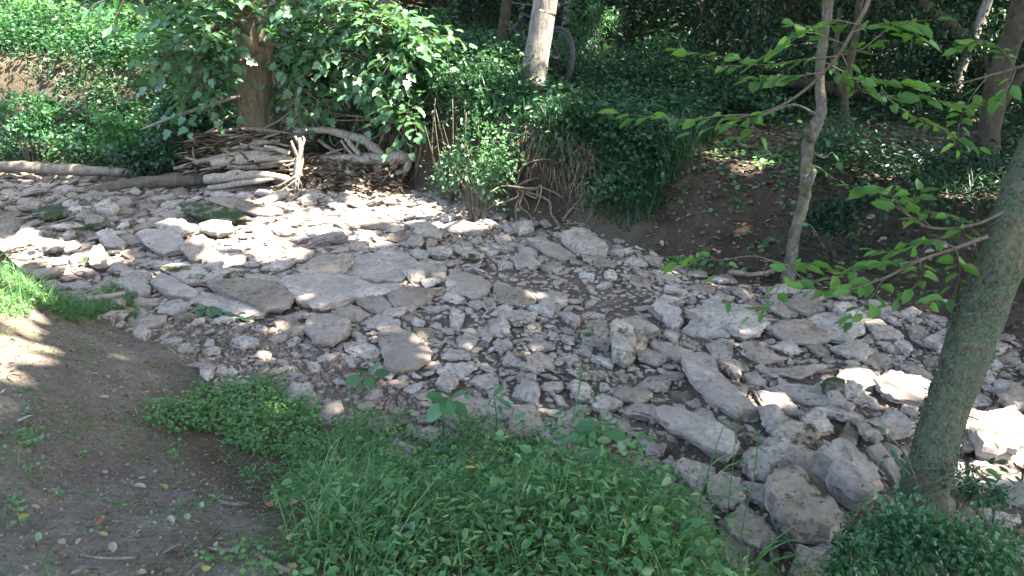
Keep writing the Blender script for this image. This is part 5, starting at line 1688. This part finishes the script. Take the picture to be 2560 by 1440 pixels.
log('root_stump', 'upright forked grey root with many small rootlets', [(737,478),(740,450),(746,420),(750,395),(752,370),(748,345)], 9.2, [18,20,22,18,13,8], WOOD_PALE,
    extra=[([(748,395),(735,370),(728,352)], 9.2, 12), ([(752,372),(760,350),(756,340)], 9.2, 10), ([(745,405),(725,412),(712,415)], 9.2, 9), ([(740,440),(715,455),(690,468)], 9.15, 7), ([(742,455),(735,480),(728,500)], 9.15, 6), ([(742,445),(755,465),(750,485)], 9.15, 6), ([(740,450),(712,470),(680,488)], 9.1, 5), ([(738,340),(742,352),(748,362)], 9.2, 6)])
log('branch', 'weathered branch with a forked tip at the left of the heap', [(435,422),(500,405),(560,392),(640,385),(720,392)], 9.5, [8,12,16,18,16], WOOD_BROWN, extra=[([(500,405),(470,395),(462,392)], 9.5, 9)])
log('branch', 'broad weathered plank-like branch in the middle of the heap', [(528,408),(600,400),(660,396),(730,398)], 9.45, [18,22,20,14], WOOD_PALE)
log('branch', 'long brown branch along the top of the heap', [(518,331),(580,325),(640,324),(700,331),(760,348)], 9.9, [7,9,10,10,8], WOOD_BROWN)
log('branch', 'leaning stick crossing the top left of the heap', [(545,400),(590,380),(640,360),(700,352)], 9.6, [10,14,14,9], WOOD_BROWN)
log('branch', 'pale pointed stick in the middle of the heap', [(660,365),(690,372),(725,384)], 9.4, [6,12,13], WOOD_PALE)
log('branch', 'short thick bleached stick standing under the arch', [(865,345),(880,365),(900,388)], 9.55, [11,12,12], WOOD_PALE)
log('branch', 'thin bleached stick leaning under the arch', [(852,350),(866,370),(880,385)], 9.6, [5,7,7], WOOD_PALE)
log('branch', 'brown stick between the upright root and the arched branch', [(795,350),(820,368),(850,385),(880,392)], 9.7, [7,9,9,7], WOOD_BROWN)
log('log', 'dark log pushed into the right side of the heap', [(740,430),(800,424),(860,428),(900,440)], 9.5, [18,22,22,16], WOOD_DARK)
log('branch', 'dark stick below the level trunk', [(760,452),(820,455),(880,456),(920,462)], 9.4, [8,8,8,5], WOOD_DARK)
sticks = [([(585,345),(640,338),(700,345)],9.75,8),([(600,372),(660,345),(705,332)],9.7,7),([(480,385),(560,350),(620,335)],9.7,6),([(520,370),(600,355),(690,340)],9.8,9),([(650,412),(700,405),(735,402)],9.35,7),
 ([(560,415),(640,418),(720,410)],9.4,12),([(770,400),(830,380),(860,372)],9.6,6),([(640,330),(700,300),(735,270)],9.9,5),([(450,360),(520,330),(570,290)],9.8,5),([(700,300),(740,320),(790,350)],9.9,6),
 ([(600,360),(650,372),(705,378)],9.5,10),([(555,380),(600,368),(650,372)],9.55,9),([(630,350),(680,356),(730,368)],9.6,8),([(700,420),(730,426),(780,420)],9.35,6),([(500,425),(560,418),(600,424)],9.4,9)]
for pp, y, w in sticks:
    log('stick', 'thin grey-brown stick tangled in the driftwood heap', pp, y, [w * .6, w, w * .5], WOOD_BROWN, seg=7, group='thin sticks of the driftwood heap', cat='stick')
log('stick', 'bare curved bough leaning from the ridged-bark tree foot to the left', [(600,238),(540,258),(470,280),(400,305),(350,325)], [9.9,9.8,9.7,9.7,9.7], [9,10,9,7,4], WOOD_BROWN, group=None, cat='branch')
log('stick', 'thin sloping stick right of the ridged-bark tree foot', [(735,240),(745,280),(765,325),(790,360)], 9.8, [5,7,7,5], WOOD_BROWN, group=None, cat='branch')
log('stick', 'pale broken stick lying on the grass at the left bank', [(215,747),(250,743),(285,738),(312,732)], [5.25,5.28,5.31,5.35], [10,12,11,10], WOOD_PALE, group=None, cat='stick')
log('stick', 'short dead stick standing on the bank left of the ramp', [(1655,430),(1660,460),(1661,490)], 7.6, [9,11,10], WOOD_BROWN, group=None, cat='stick')
log('stick', 'knobbly pale branch lying at the foot of the ramp', [(1820,680),(1850,682),(1880,686),(1935,678)], [6.2,6.2,6.15,6.15], [12,14,10,12], WOOD_BROWN, group=None, cat='stick')
log('stick', 'bleached twig lying right of the hanging leaves near the mossy trunk', [(2325,745),(2360,752),(2398,762)], [5.0,4.95,4.9], [7,8,7], WOOD_PALE, group=None, cat='stick')
log('fallen_log', 'dark fallen trunk lying across the wood behind the crooked tree', [(1840,232),(1920,212),(2000,205),(2080,222),(2160,232),(2230,245)], 11.2, [16,24,30,34,28,18], BARK_DARK, group=None, cat='log')
log('leaning_log', 'dark dead trunk leaning diagonally in the upper right wood', [(2290,-20),(2330,30),(2390,80),(2440,120),(2460,170)], 11.5, [24,28,30,28,24], BARK_DARK, group=None, cat='log')
log('stick', 'brown fallen branch across the sunlit stones right of the mossy trunk', [(2425,1055),(2470,1075),(2530,1068),(2580,1082)], [3.9,3.88,3.86,3.84], [8,10,9,8], WOOD_BROWN, group=None, cat='stick')
for pp, y, w, l in (([(480,1003),(440,1008),(400,1018)], None, 8, 'dark twig at the edge of the clover patch'), ([(205,1388),(270,1396),(345,1394)], None, 7, 'long yellow straw stem on the trodden soil'), ([(492,1382),(515,1355),(548,1330)], None, 6, 'grey twig pointing up right on the trodden soil'),
                    ([(520,1370),(560,1376),(592,1374)], None, 8, 'pale straw stub right of the grey twig'), ([(645,1385),(680,1410),(730,1430)], None, 14, 'bark strip near the bottom edge of the trodden soil'), ([(550,1255),(590,1262),(625,1258)], None, 8, 'brown twig below the small grass tuft')):
    P = np.array([ground_at(a, b, .012) for a, b in pp])
    mb = MB(); add_tube(mb, P, w / 2 / FPX * np.linalg.norm(P[0] - CAM), 6, .3, 3, 4)
    tag(mb.build('twig', WOOD_BROWN, smooth=True), l, 'twig')

# debris of dead leaves and fine twigs caught in the heap
mb = MB()
n = 1700
px = rng.uniform(690, 1010, n); py = rng.uniform(395, 490, n)
yy = 9.62 - (py - 395) / 95 * .45 + rng.normal(0, .05, n)
P = np.array([at_y(a, b, c) for a, b, c in zip(px, py, yy)])
P[:, 2] = np.minimum(P[:, 2], -.66 + .42 * sm((px - 690) / 120) * sm((1030 - px) / 60) + rng.normal(0, .03, n))
D = rng.normal(0, 1, (n, 3)) * np.array([1, .6, .35]); L = rng.uniform(.04, .13, n)
add_leaves(mb, P, D, np.array([0, -.5, 1.0]) + rng.normal(0, .5, (n, 3)), L, L * rng.choice([.07, .1, .45, .6], n), 'oval')
n = 600
px = rng.uniform(480, 760, n); py = rng.uniform(335, 430, n)
P = np.array([at_y(a, b, 9.75 - (b - 335) / 95 * .3) for a, b in zip(px, py)])
D = rng.normal(0, 1, (n, 3)) * np.array([1.4, .4, .25]); L = rng.uniform(.10, .35, n)
add_leaves(mb, P, D, np.array([0, -.6, 1.0]) + rng.normal(0, .4, (n, 3)), L, rng.uniform(.006, .016, n), 'oval')
tag(mb.build('driftwood_debris', L_LITTER), kind='stuff')

# roots hanging out of the undercut bank
def root_tangle(label, starts, rngseed, ln, w, name='root_tangle'):
    r = np.random.default_rng(rngseed)
    mb = MB()
    hub = None
    for (a, b, y) in starts:
        p = at_y(a, b, y)
        hub = p if hub is None else hub
        pts = [hub + (p - hub) * .15, p]
        d = r.normal(0, 1, 3) * np.array([1, .4, .6]) + np.array([0, -.5, -.3])
        for k in range(4):
            d = d / np.linalg.norm(d) + r.normal(0, .45, 3); d[2] -= .18
            pts.append(pts[-1] + d / np.linalg.norm(d) * ln / 4)
        add_tube(mb, pts, np.linspace(w, w * .3, len(pts)), 6, .2, int(r.integers(1e6)), 4)
    return tag(mb.build(name, ROOT, smooth=True), label, 'roots')


root_tangle('twisted pale roots clawing out at the bank foot below the sunlit shrub', [(1290,470,8.15),(1300,430,8.15),(1310,480,8.05),(1330,475,8.05),(1295,490,8.0),(1340,495,7.95),(1285,450,8.1),(1370,500,7.9),(1310,455,8.05),(1350,470,7.95)], 3, .55, .014)
root_tangle('fine dark roots hanging in the hollow behind the driftwood', [(980,300,9.75),(900,300,9.85),(1010,330,9.6),(860,290,9.9),(820,300,9.9),(950,360,9.7),(1030,380,9.5),(790,280,9.95),(880,330,9.85)], 5, .8, .010)
root_tangle('thin roots and dead grass stems in the dark gap right of the twisted roots', [(1400,560,7.75),(1430,520,7.75),(1460,560,7.6),(1480,590,7.5),(1380,540,7.85),(1420,590,7.6),(1450,500,7.75)], 6, .6, .008)
mb = MB()
n = 900
px = np.concatenate([rng.uniform(780, 1080, n // 2), rng.uniform(1250, 1500, n // 2)])
xw = np.array([at_y(a, 300, 9.3 if a < 1100 else 8.1)[0] for a in px])
yw = far_edge(xw) + rng.uniform(.22, .5, n)
zt = Z(xw, yw)
D = rng.normal(0, .35, (n, 3)) + np.array([0, -.45, -1.0])
L = rng.uniform(.15, .5, n)
add_leaves(mb, np.stack([xw, yw - .05, zt + .05], -1), D, rng.normal(0, 1, (n, 3)) + np.array([0, -1, .2]), L, rng.uniform(.005, .010, n), 'blade')
tag(mb.build('hanging_dead_grass', L_LITTER), kind='stuff')

# ------------------------------------------------------------------ bicycle behind the pale tree
RUBBER = plain_mat('black_rubber', (.025, .025, .025), .8)
METAL = plain_mat('dull_alloy', (.09, .09, .095), .45, .6)
BLACK = plain_mat('black_paint', (.02, .02, .022), .35)
RED = plain_mat('red_paint', (.45, .03, .05), .35)
bx, by = at_y(1382, 240, 9.88)[0], 9.88
bz = float(Z(bx, by)) - .05
bike = empty('bicycle', (bx, by, bz), 'dark bicycle with a red grip leaning half hidden behind the pale sunlit tree', 'bicycle')
BM = Matrix.Translation((bx, by, bz)) @ Matrix.Rotation(math.radians(180 - 58), 4, 'Z') @ Matrix.Rotation(math.radians(6), 4, 'X')


def bp(*p):
    return [np.array((BM @ Vector(q))[:]) for q in p]


RW = .365
def wheel(cx):
    wmb = MB()
    a = np.linspace(0, 2 * np.pi, 41)
    add_tube(wmb, bp(*[(cx + (RW - .028) * math.cos(t), 0, RW + (RW - .028) * math.sin(t)) for t in a]), .028, 8, 0, 0, 1, cap=False)
    w = wmb.build('wheel', RUBBER, bike, smooth=True)
    rmb = MB()
    add_tube(rmb, bp(*[(cx + (RW - .065) * math.cos(t), 0, RW + (RW - .065) * math.sin(t)) for t in a]), .012, 6, 0, 0, 1, cap=False)
    for k in range(20):
        t = k * math.pi / 10
        add_tube(rmb, bp((cx + .025 * math.cos(t + .5), .02 * (-1) ** k, RW + .025 * math.sin(t + .5)), (cx + (RW - .065) * math.cos(t), 0, RW + (RW - .065) * math.sin(t))), .0018, 4, 0, 0, 1)
    add_tube(rmb, bp((cx, -.05, RW), (cx, .05, RW)), .025, 8, 0, 0, 1)
    rmb.build('rim', METAL, w, smooth=True)
wheel(0); wheel(1.08)
fm = MB()
BB, ST, HT, HB = (.44, 0, .30), (.30, 0, .74), (.84, 0, .86), (.88, 0, .72)
for p, q, r_ in ((BB, ST, .017), (BB, HB, .021), (ST, HT, .018), (HB, HT, .022)):
    add_tube(fm, bp(p, q), r_, 8, 0, 0, 2)
for s in (-.06, .06):
    add_tube(fm, bp((0, s, RW), (.42, s * .6, .31)), .010, 6, 0, 0, 2)
    add_tube(fm, bp((0, s, RW), (.31, s * .5, .70)), .009, 6, 0, 0, 2)
fm.build('frame', BLACK, bike, smooth=True)
km = MB()
add_tube(km, bp((.885, -.06, .70), (.885, .06, .70)), .02, 8, 0, 0, 1)
for s in (-.06, .06):
    add_tube(km, bp((.885, s, .70), (.99, s, .52), (1.08, s, RW)), .014, 8, 0, 0, 3)
km.build('fork', BLACK, bike, smooth=True)
pm = MB(); add_tube(pm, bp(ST, (.26, 0, .93)), .014, 8, 0, 0, 2); pm.build('seat_post', BLACK, bike, smooth=True)
sm_ = MB()
so_ = [(-.14, .075), (-.10, .08), (0, .045), (.10, .022), (.14, .012)]
add_tube(sm_, bp(*[(.26 + a_, 0, .945) for a_, _ in so_]), [b_ for _, b_ in so_], 12, 0, 0, 4)
sm_.build('saddle', BLACK, bike, smooth=True)
hm = MB(); add_tube(hm, bp((.79, -.34, .99), (.82, -.2, .97), (.83, 0, .96), (.82, .2, .97), (.79, .34, .99)), .013, 8, 0, 0, 4)
add_tube(hm, bp(HT, (.82, 0, .96)), .017, 8, 0, 0, 2)
hb = hm.build('handlebar', BLACK, bike, smooth=True)
for s in (-1, 1):
    gm = MB(); add_tube(gm, bp((.80, s * .24, .977), (.79, s * .36, .99)), .019, 8, 0, 0, 2); gm.build('grip', RED if s < 0 else RUBBER, hb, smooth=True)
cm = MB(); add_tube(cm, bp((.44, -.07, .30), (.44, -.055, .30)), [.09, .09], 20, 0, 0, 1)
ck = cm.build('crank', METAL, bike, smooth=True)
gm = MB(); add_tube(gm, bp((.44, -.08, .30), (.56, -.09, .19)), .012, 6, 0, 0, 1); add_tube(gm, bp((.51, -.08, .19), (.61, -.08, .19)), .03, 6, 0, 0, 1)
gm.build('pedal', BLACK, ck, smooth=True)

# ------------------------------------------------------------------ single plants
def plant(name, label, px, py, leaves, mat=L_MID, depth=None, stem_r=.0025, base=None):
    """leaves: list of (pixel, length in metres, width ratio, kind); all meet at the stem top"""
    g = ground_at(*(base or (px, py)))
    y = depth or g[1]
    e = empty(name, g, label, 'plant')
    mbw, mbl = MB(), MB()
    top = at_y(px, py, y)
    add_tube(mbw, [g - np.array([0, 0, .03]), (g + top) / 2 + rng.normal(0, .01, 3), top], [stem_r, stem_r, stem_r * .6], 5, 0, 0, 4)
    for (lx, ly), L, wr, kind in leaves:
        q = at_y(lx, ly, y + rng.uniform(-.05, .03))
        d = q - top; ln = np.linalg.norm(d) + 1e-6
        st = top + d / ln * max(0, ln - L * .5)
        add_tube(mbw, [top, (top + st) / 2 + np.array([0, 0, .008]), st + d / ln * .005], [stem_r * .5] * 3, 4, 0, 0, 2)
        add_leaves(mbl, [st], np.array([d / ln + np.array([0, -.15, -.1])]), np.array([[rng.normal(0, .15), -.35, 1.0]]), [L], [L * wr], kind)
    mbw.build('stem', L_GRASS, e); mbl.build('leaves', mat, e)
    return e


plant('seedling', 'blue-green seedling with drooping leaves growing against the tan end slab', 515, 768, [((488,772),.10,.55,'oval'),((500,785),.10,.55,'oval'),((525,785),.10,.55,'oval'),((545,778),.11,.55,'oval'),((505,768),.09,.55,'oval'),((535,768),.08,.55,'oval')], L_MID, base=(515, 790))
plant('seedling', 'dark rosette seedling on the soil right below the blue-green one', 582, 790, [((555,800),.10,.5,'oval'),((570,808),.10,.5,'oval'),((592,808),.10,.5,'oval'),((612,795),.10,.5,'oval'),((575,785),.09,.5,'oval'),((605,782),.09,.5,'oval')], L_DEEP, base=(582, 806))
plant('seedling', 'three-leaved bright seedling on the gravel beside the dark square slab', 915, 935, [((938,915),.10,.8,'round'),((955,930),.09,.8,'round'),((880,950),.10,.75,'round'),((895,970),.09,.75,'round'),((905,920),.09,.8,'round'),((925,955),.08,.75,'round')], L_MID, base=(905, 1000))
plant('seedling', 'pale three-leaved plant in front of the half sunk mauve slab', 1115, 1000, [((1090,990),.09,.8,'round'),((1140,985),.09,.8,'round'),((1120,1015),.09,.75,'round'),((1085,1030),.09,.75,'round'),((1150,1020),.08,.75,'round')], L_MID, depth=2.75, base=(1110, 1090))
plant('seedling', 'small thin-stemmed plant with narrow leaves above the mauve slab', 1235, 990, [((1245,975),.06,.5,'oval'),((1255,1000),.06,.5,'oval'),((1225,1000),.05,.5,'oval'),((1270,1010),.05,.5,'oval')], L_MID, depth=2.7, base=(1240, 1090))
plant('nettle', 'broad toothed-leaved plant at the bottom right of the weeds', 1680, 1350, [((1600,1350),.09,.62,'oval'),((1650,1310),.085,.62,'oval'),((1725,1310),.10,.62,'oval'),((1750,1370),.10,.62,'oval'),((1670,1400),.09,.62,'oval'),((1720,1410),.08,.62,'oval')], L_MID, depth=2.0, base=(1690, 1440))
plant('broadleaf_plant', 'plant with four broad pale leaves at the bottom middle of the weeds', 1370, 1395, [((1330,1400),.075,.6,'oval'),((1365,1365),.07,.65,'oval'),((1405,1400),.075,.6,'oval'),((1375,1425),.06,.6,'oval')], L_FRESH, depth=1.98, base=(1370, 1430))
plant('broadleaf_plant', 'round-leaved pale sprig at the bottom left of the tall weeds', 1080, 1365, [((1078,1345),.055,.75,'round'),((1085,1385),.05,.75,'round'),((1100,1365),.04,.7,'round')], L_MID, depth=2.05, base=(1085, 1410))
plant('broadleaf_plant', 'plant with rounded leaves over the stones at the right edge of the weeds', 1590, 1220, [((1560,1200),.07,.8,'round'),((1600,1195),.07,.8,'round'),((1630,1230),.08,.75,'round'),((1575,1245),.07,.75,'round'),((1610,1260),.07,.75,'round'),((1640,1275),.06,.75,'round')], L_MID, depth=2.35, base=(1600, 1290))
plant('broadleaf_plant', 'oval-leaved plant leaning out over the stones above the right weeds', 1500, 1070, [((1470,1060),.07,.8,'round'),((1520,1050),.07,.8,'round'),((1545,1085),.07,.75,'round'),((1480,1095),.07,.75,'round'),((1440,1085),.06,.75,'round'),((1555,1120),.06,.75,'round')], L_MID, depth=2.45, base=(1510, 1170))


def stalk(label, pp, y, blades, head=False):
    P = pix_path(pp, [y] * len(pp))
    g = P[0].copy(); g[2] = float(Z(g[0], g[1])) - .02
    e = empty('grass_stalk', g, label, 'grass stalk')
    mb = MB(); add_tube(mb, [g, *P], [.0022] * len(P) + [.0012], 5, 0, 0, 5)
    mb.build('stem', L_GRASS, e, smooth=True)
    for (a, b), (c, d), w in blades:
        lb = MB()
        s, t = at_y(a, b, y), at_y(c, d, y - .04)
        dd = t - s; L = np.linalg.norm(dd)
        add_leaves(lb, [s], np.array([dd + np.array([0, 0, .35 * L])]), np.array([[np.sign(dd[0]) * 1.0, -.3, -.2]]), [L], [w], 'blade')
        lb.build('blade', L_GRASS, e)
    if head:
        lb = MB()
        n = 40; s = rng.random(n)
        a, b = P[-2], P[-1]
        Q = a + (b - a) * (s[:, None] * 1.25)
        D = unit(n) * .6 + (b - a) / np.linalg.norm(b - a)
        add_leaves(lb, Q, D, unit(n), .012, .004, 'oval')
        lb.build('seed_head', L_GRASS, e)
    return e


stalk('tall dark grass stalk with a seed head rising from the weeds across the rubble', [(1385,1230),(1410,1150),(1430,1060),(1450,960),(1455,920)], 2.4, [((1400,1180),(1340,1110),.008), ((1415,1130),(1475,1060),.008), ((1392,1210),(1450,1150),.009), ((1380,1060),(1385,1010),.010)], True)
stalk('grass stalk with broad bent blades in front of the propped slab', [(1745,1330),(1750,1250),(1770,1180),(1790,1120),(1810,1060)], 2.15, [((1742,1300),(1778,1110),.016), ((1770,1170),(1825,1125),.012), ((1750,1260),(1700,1240),.012), ((1760,1240),(1880,1265),.014)], False)
stalk('single bent grass blade standing alone before the propped slab', [(1838,1110),(1845,1070),(1848,1030),(1835,1015)], 2.6, [((1842,1110),(1838,1015),.012)], False)
stalk('thin grass stalk with small seed spike left of the mossy boulder', [(1860,1300),(1880,1220),(1890,1150),(1895,1095)], 2.2, [((1880,1230),(1830,1215),.010), ((1890,1170),(1925,1250),.008)], True)
stalk('arching grass blades reaching over the lowest hollow between the stones', [(1880,1420),(1910,1380),(1950,1340),(1990,1310)], 2.0, [((1885,1410),(1980,1325),.013), ((1895,1425),(2010,1370),.012), ((1880,1420),(1920,1330),.012), ((1860,1400),(1800,1330),.012)], False)
stalk('low pale grass tuft on the gravel under the three-leaved seedling', [(885,1040),(890,1020),(900,1005)], 3.0, [((885,1040),(930,1020),.007), ((885,1040),(850,1020),.007), ((885,1040),(945,1035),.007), ((885,1040),(905,1000),.007)], False)
stalk('dry-tipped grass stalk at the right end of the weeds', [(1700,1400),(1715,1340),(1722,1270),(1750,1190)], 2.1, [((1705,1380),(1650,1290),.009), ((1715,1340),(1770,1300),.010)], True)

# ------------------------------------------------------------------ fallen leaves one can tell apart
def fallen(label, px, py, L, col, kind='oval', wr=.6, curl=.3):
    m = FL.get(col)
    if m is None:
        m = FL[col] = leaf_mat('fallen_leaf_tone', tuple(c * .9 for c in col), col, tuple(min(1, c * 1.1) for c in col), .12, .6, .3, (1, 1, .9))
    g = ground_at(px, py, .012)
    mb = MB()
    az = rng.uniform(0, 6.28)
    L = L * .72
    add_leaves(mb, [g - np.array([math.cos(az), math.sin(az), 0]) * L / 2], np.array([[math.cos(az), math.sin(az), .12]]), np.array([[rng.normal(0, curl), rng.normal(0, curl), 1.0]]), [L], [L * wr], kind)
    me = mb.mesh('fallen_leaf', m)
    o = bpy.data.objects.new('fallen_leaf', me); COL.objects.link(o)
    return tag(o, label, 'leaf', 'fallen leaves on the trodden soil')


FL = {}
YEL, TAN, RED_, GRY, YG, PGR, BRN, WHT = (.30, .25, .06), (.25, .20, .14), (.22, .08, .04), (.22, .205, .20), (.20, .19, .05), (.15, .22, .13), (.15, .10, .07), (.42, .39, .37)
fallen('yellow leaf by the small clover tuft on the path', 412, 1218, .065, YEL, 'lobed', .8)
fallen('curled tan leaf left of the yellow one on the path', 350, 1216, .085, TAN, 'oval', .55, .6)
fallen('rust-red leaf lying on the bare path', 253, 1304, .075, RED_, 'oval', .5, .4)
fallen('olive-yellow leaf just below the rust-red one', 257, 1336, .055, YG, 'oval', .6)
fallen('round yellow leaf at the bottom edge of the path', 515, 1422, .04, YEL, 'round', .9)
fallen('yellow leaf at the bottom edge near the bark strip', 730, 1417, .045, YEL, 'oval', .8)
fallen('crumpled pinkish-grey leaf low on the path', 435, 1372, .085, GRY, 'lobed', .9, .5)
fallen('pale green leaf in the thin grass right of the path', 505, 1264, .065, PGR, 'oval', .45)
fallen('pale blue-green leaf left of the pale green leaf', 468, 1292, .06, PGR, 'oval', .6)
fallen('dark curled leaf with a white edge on the upper path', 192, 1135, .065, BRN, 'oval', .7, .6)
fallen('half dark half white leaf at the left of the path', 62, 1049, .11, GRY, 'oval', .4)
fallen('thin grey leaf above the half dark half white leaf', 70, 1020, .06, GRY, 'oval', .35)
fallen('grey folded leaf at the top of the path', 268, 942, .09, GRY, 'oval', .5, .6)
fallen('small white leaf chip near the grey folded leaf', 316, 955, .05, WHT, 'oval', .7)
fallen('tan flat leaf on the upper path left of the twig', 258, 994, .09, TAN, 'oval', .4)
fallen('grey-tan leaf at the bottom of the path', 282, 1368, .08, TAN, 'oval', .5, .5)
fallen('greenish curled leaf at the lower left of the path', 96, 1342, .07, PGR, 'oval', .5, .5)
fallen('red-brown leaf among the mid weeds', 673, 1262, .055, RED_, 'oval', .6, .5)
fallen('lime-green leaf at the left edge of the lower path', 60, 1292, .045, YG, 'round', .8)
fallen('pale grey leaf where the gravel meets the clover', 738, 945, .09, GRY, 'oval', .7)
fallen('tan leaf on the bank edge below the pale grey leaf', 705, 995, .06, TAN, 'oval', .5)
fallen('dull red leaf low among the mid weeds', 722, 1345, .06, RED_, 'lobed', .8, .5)
fallen('pinkish tan leaf in the weeds above the dull red leaf', 735, 1255, .06, TAN, 'oval', .6)
fallen('pale tan leaf beside the brown twig', 428, 1300, .075, TAN, 'oval', .45)
fallen('brown leaf right of the rust-red one', 335, 1275, .07, BRN, 'lobed', .6, .6)
fallen('yellow-green disc leaf on the lowest grass blades', 2025, 1360, .05, YG, 'round', .9)
fallen('brown leaf on the upper path by the grass edge', 465, 865, .06, TAN, 'oval', .6)
fallen('tan leaf fallen in the middle of the upper path', 300, 865, .06, TAN, 'oval', .7)
fallen('pinkish leaf at the top left of the path', 235, 935, .06, TAN, 'oval', .5)
fallen('whitish leaf at the left edge of the upper path', 10, 978, .05, WHT, 'oval', .6)
